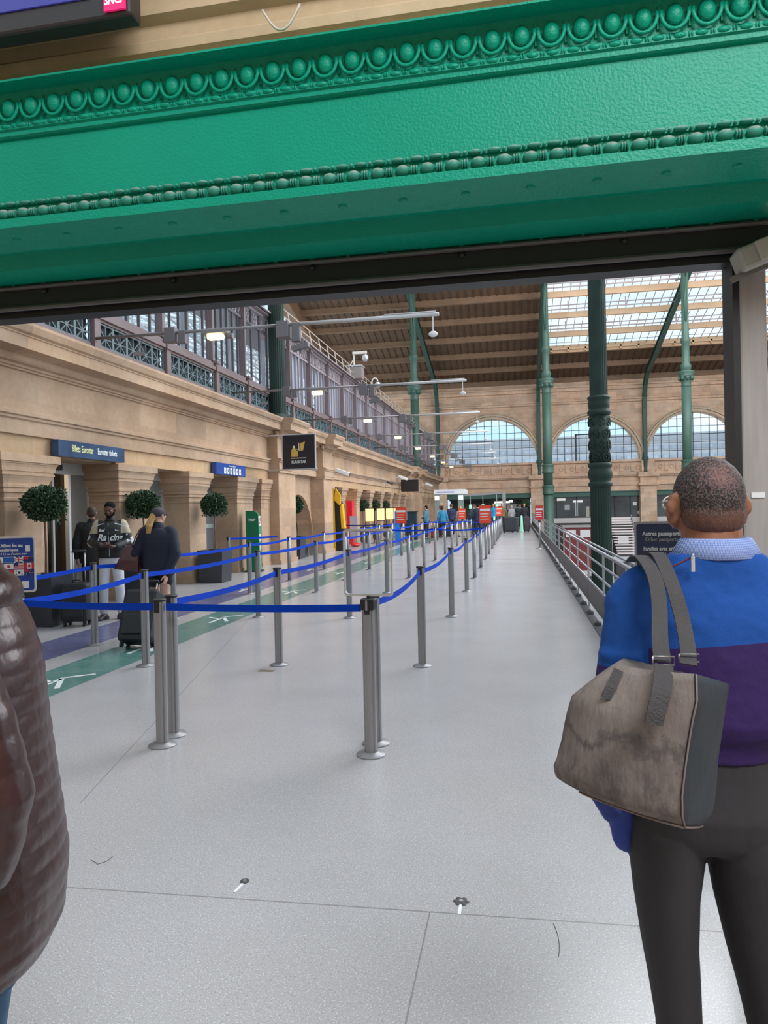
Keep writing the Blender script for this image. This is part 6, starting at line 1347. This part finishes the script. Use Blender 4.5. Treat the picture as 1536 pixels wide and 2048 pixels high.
for c in ((.236,1.262,1.314), (.297,1.355,1.300)):
    b = MB(); c = Vector(c)-off; w2, h2 = .017, .007; b.tube([c+V(x,0,z) for x, z in ((-w2,-h2),(-w2,h2),(w2,h2),(w2,-h2),(-w2,-h2),(-w2,h2))], .0018, 6); b.build('buckle', STEEL, bag, True)

# ---- person at the left edge: quilted brown jacket
LX, LY = -1.078, 1.17
lp = empty('person', (LX, LY, 0), 0, 'person in shiny dark brown quilted jacket and blue jeans, cut by the left edge', 'person')
q = Blob(); q.slab([(.82,0,0,.12,.09),(.93,0,0,.15,.10),(1.05,0,0,.14,.095),(1.25,0,0,.15,.10),(1.36,0,0,.13,.08),(1.44,0,0,.06,.055)]); q.cap((0,-.01,1.40),(0,.06,1.57),.056); Ml = head(q, V(0,.09,1.63), .96, nod=-.1)
for sg in (-1, 1):
    bk = -.10 if sg < 0 else .10; q.cap((sg*.16,0,1.37),(sg*.23,bk,1.15),.042,.038); q.cap((sg*.23,bk,1.15),(sg*.238,bk*.95,1.05),.036,.034); q.cap((sg*.238,bk*.95,1.05),(sg*.21,.02,.955),.034,.026); hand(q, V(sg*.21,.02,.955), V(-sg*.9,.0,-.4), V(0,1,0), -sg, 1, .5)
    kn = V(sg*.10,.03,.48); an = V(sg*.11,-.01,.09); q.cap((sg*.085,0,.86),kn,.08,.055); q.cap(kn,an,.055,.036); q.cap(an-V(0,.02,.04),an+V(sg*.02,.13,-.05),.036,.026)
q.fuse('body', SK_L, lp, .009, 2); face_bits(lp, Ml, .98, SK_L)
q = Blob(); q.ell(Ml @ V(0,-.016,.034), (.083,.096,.086)); q.ell(Ml @ V(0,-.05,0), (.076,.056,.07)); q.fuse('hair', mat('brown_hair', (.05,.03,.02), .6), lp, .009, 2, cut=[(Ml @ V(0,.06,.05), V(0,1,-.4))])
LEA = mat('brown_quilted_leather', (.040,.016,.016), .30, 0, .25, 5, .5, 16, .5)
T = Blob(); lv = []
z = .735; prof = [(.752,.245,.198),(.80,.268,.222),(.90,.272,.232),(1.0,.262,.222),(1.1,.250,.210),(1.2,.243,.200),(1.3,.235,.192),(1.38,.215,.172),(1.44,.17,.14),(1.49,.11,.10)]
def pf_(z):
    for (z0, a0, b0), (z1, a1, b1) in zip(prof, prof[1:]):
        if z <= z1: t = (z-z0)/(z1-z0); return a0+(a1-a0)*t, b0+(b1-b0)*t
    return prof[-1][1:]
zz = .752
while zz < 1.49:
    rx, ry = pf_(zz); q_ = abs(math.sin((zz-.735)/.040*PI))**.35; g = -.028+.0045*q_; lv.append((zz, 0, -.0, rx+g, ry+g)); zz += .004
T.slab(lv, n=48, e=2.1); T.cap((-.17,0,1.415),(.17,0,1.415),.062); T.fuse('jacket', LEA, lp, .0045, 1)
for sg in (-1, 1):
    A_ = Blob(); R = []; back = 1 if sg < 0 else -.9; path = [V(sg*.165,-.015*back,1.425), V(sg*.215,-.05*back,1.36), V(sg*.24,-.105*back,1.24), V(sg*.25,-.14*back,1.12), V(sg*.25,-.12*back,1.03), V(sg*.235,.02,.93)]; n = 80
    for i in range(n+1):
        t = i/n*(len(path)-1); j = min(int(t), len(path)-2); u = t-j; p = path[j].lerp(path[j+1], u); d = (path[min(j+1,len(path)-1)]-path[max(j-1 if u < .5 else j,0)]).normalized(); a = V(1,0,0); b2 = d.cross(a).normalized(); a = b2.cross(d).normalized()
        s = i/n; rr = (.088-.030*s)*(1-.045*(1-abs(math.sin(i/n*13*PI))**.35)); R.append([p+a*rr*math.cos(2*PI*w2/24)+b2*rr*math.sin(2*PI*w2/24) for w2 in range(24)])
    A_.rings(R); A_.fuse('sleeve', LEA, lp, .0055, 1)
T = Blob(); T.slab([(1.42,0,-.0,.125,.10),(1.46,0,-.01,.110,.095),(1.50,0,-.01,.09,.085),(1.53,0,-.005,.082,.08)]); T.ell((0,-.085,1.43),(.12,.05,.05)); T.fuse('collar', LEA, lp, .008, 3)
P = Blob(); P.slab([(.70,0,0,.14,.13),(.80,0,0,.175,.14),(.9,0,0,.172,.135),(1.0,0,0,.16,.12)])
for sg in (-1, 1): P.cap((sg*.09,0,.84),(sg*.10,.03,.48),.105,.080,1.1); P.cap((sg*.10,.03,.48),(sg*.11,-.01,.14),.080,.07)
P.fuse('jeans', mat('blue_denim', (.035,.085,.16), .8, 0, .4, 9, .7, 14), lp, .008, 2)
H = MB()
for sg in (-1, 1): H.rings([[V(sg*.11+sx*w2, t, z) for sx, z in ((-1,0),(1,0),(.9,hh*.6),(.4,hh),(-.4,hh),(-.9,hh*.6))] for t, w2, hh in ((-.11,.03,.05),(-.06,.042,.1),(.05,.046,.08),(.15,.048,.05),(.19,.03,.03))])
H.build('shoes', WSHOE, lp, True)
lp.rotation_euler = (0, 0, 2.0)

# ---- people far down the hall
def fp_(x, y, h, c, pc, label, rz=0, hair=HAIR_K, hk='short', skin=SK_L, **kw):
    return person('person', label, (x, y, 0), rz, h, cloth('cloth_%02x%02x%02x' % tuple(int(q*255) for q in c), c), cloth('cloth_%02x%02x%02x' % tuple(int(q*255) for q in pc), pc), BSHOE, skin, hair, .022, hairkind=hk, **kw)
DK = (.012,.012,.016)
BH = mat('dark_brown_hair', (.035,.018,.012), .6); 
fp_(-4.60, 36, 1.68, (.05,.13,.19), DK, 'person with black hair in teal blue jacket, standing alone before the far counter', 1.2, arms={'R': ((.25,.1,1.15), (.12,.36,1.1), (0,1,0), (0,0,-1))})
fp_(-4.15, 38.5, 1.66, (.60,.50,.42), DK, 'person with long dark hair in cream top, beside the bright blue waistcoat', .9, BH, 'long')
fp_(-3.90, 37.2, 1.66, (.03,.20,.36), DK, 'person in bright blue waistcoat with brown hair, seen from behind', .1, BH, 'bob')
fp_(-3.75, 40.5, 1.76, (.012,.02,.06), DK, 'tall person in navy coat right of the blue waistcoat', .3, mat('chestnut_hair', (.12,.05,.02), .6), 'short')
fp_(-3.05, 38.2, 1.62, (.50,.32,.25), (.45,.32,.22), 'person in pale pink top and beige trousers behind the small red notice', -.4, mat('fair_hair', (.5,.28,.08), .6), 'bob')
fp_(-2.55, 43, 1.78, (.02,.03,.022), DK, 'person in black and olive coat left of the navy coats', .2)
fp_(-2.02, 36.5, 1.72, (.012,.018,.045), (.015,.022,.05), 'person in navy jacket, back turned, left of the large red notice', 0)
fp_(-2.35, 38.5, 1.70, (.02,.045,.045), DK, 'person in dark green jacket just left of the navy jacket', .3, mat('auburn_hair', (.12,.04,.03), .6))
fp_(-1.55, 46, 1.75, (.01,.25,.50), DK, 'person in vivid blue top above the large red notice', -.2, mat('fair_hair', (.5,.28,.08), .6))
fp_(-1.02, 47, 1.80, (.16,.10,.04), DK, 'person in tan coat behind the farthest small red notice', .3, mat('pinkish_fair_hair', (.6,.34,.26), .6))
fp_(-.45, 50, 1.62, (.30,.28,.28), DK, 'person in grey coat with pale hood behind the dark suitcases', .4, mat('salmon_hood', (.55,.25,.17), .6), 'bob')
fp_(-.05, 52, 1.66, (.015,.03,.03), DK, 'person in dark green top at the walkway end', -.3)
fp_(.15, 56.2, 1.72, (.16,.22,.26), DK, 'person in greyish blue top behind the baggage scanner', 3.1)
fp_(.42, 49.5, 1.72, DK, DK, 'person in black with fair hair by the far potted tree', .2, mat('fair_hair', (.5,.28,.08), .6))
fp_(-2.9, 50, 1.70, (.04,.04,.045), DK, 'person in charcoal top beneath the metal gate frame', .6)
suitcase('suitcase', (-.58, 42.8, 0), .2, .62, .35, .95, CASE, 'large black suitcase at the left of the pair on the far walkway', handle=False)
suitcase('suitcase', (-.18, 43.2, 0), -.1, .40, .32, .92, mat('dark_grey_shell', (.05,.05,.055), .35), 'dark grey hard suitcase at the right of the pair on the far walkway', handle=False)
suitcase('suitcase', (.47, 43.4, 0), .1, .34, .30, .95, mat('aubergine_shell', (.045,.03,.04), .45), 'dark aubergine suitcase beside the railing on the far walkway', handle=False)
suitcase('suitcase', (-4.2, 35.3, 0), 0, .36, .25, .55, mat('dark_red_shell', (.22,.02,.02), .45), 'small dark red suitcase at the feet of the blue waistcoat', hl=.3)
suitcase('suitcase', (-3.55, 36.6, 0), 0, .36, .25, .55, CASE, 'small black suitcase beside the dark red one', hl=.3)
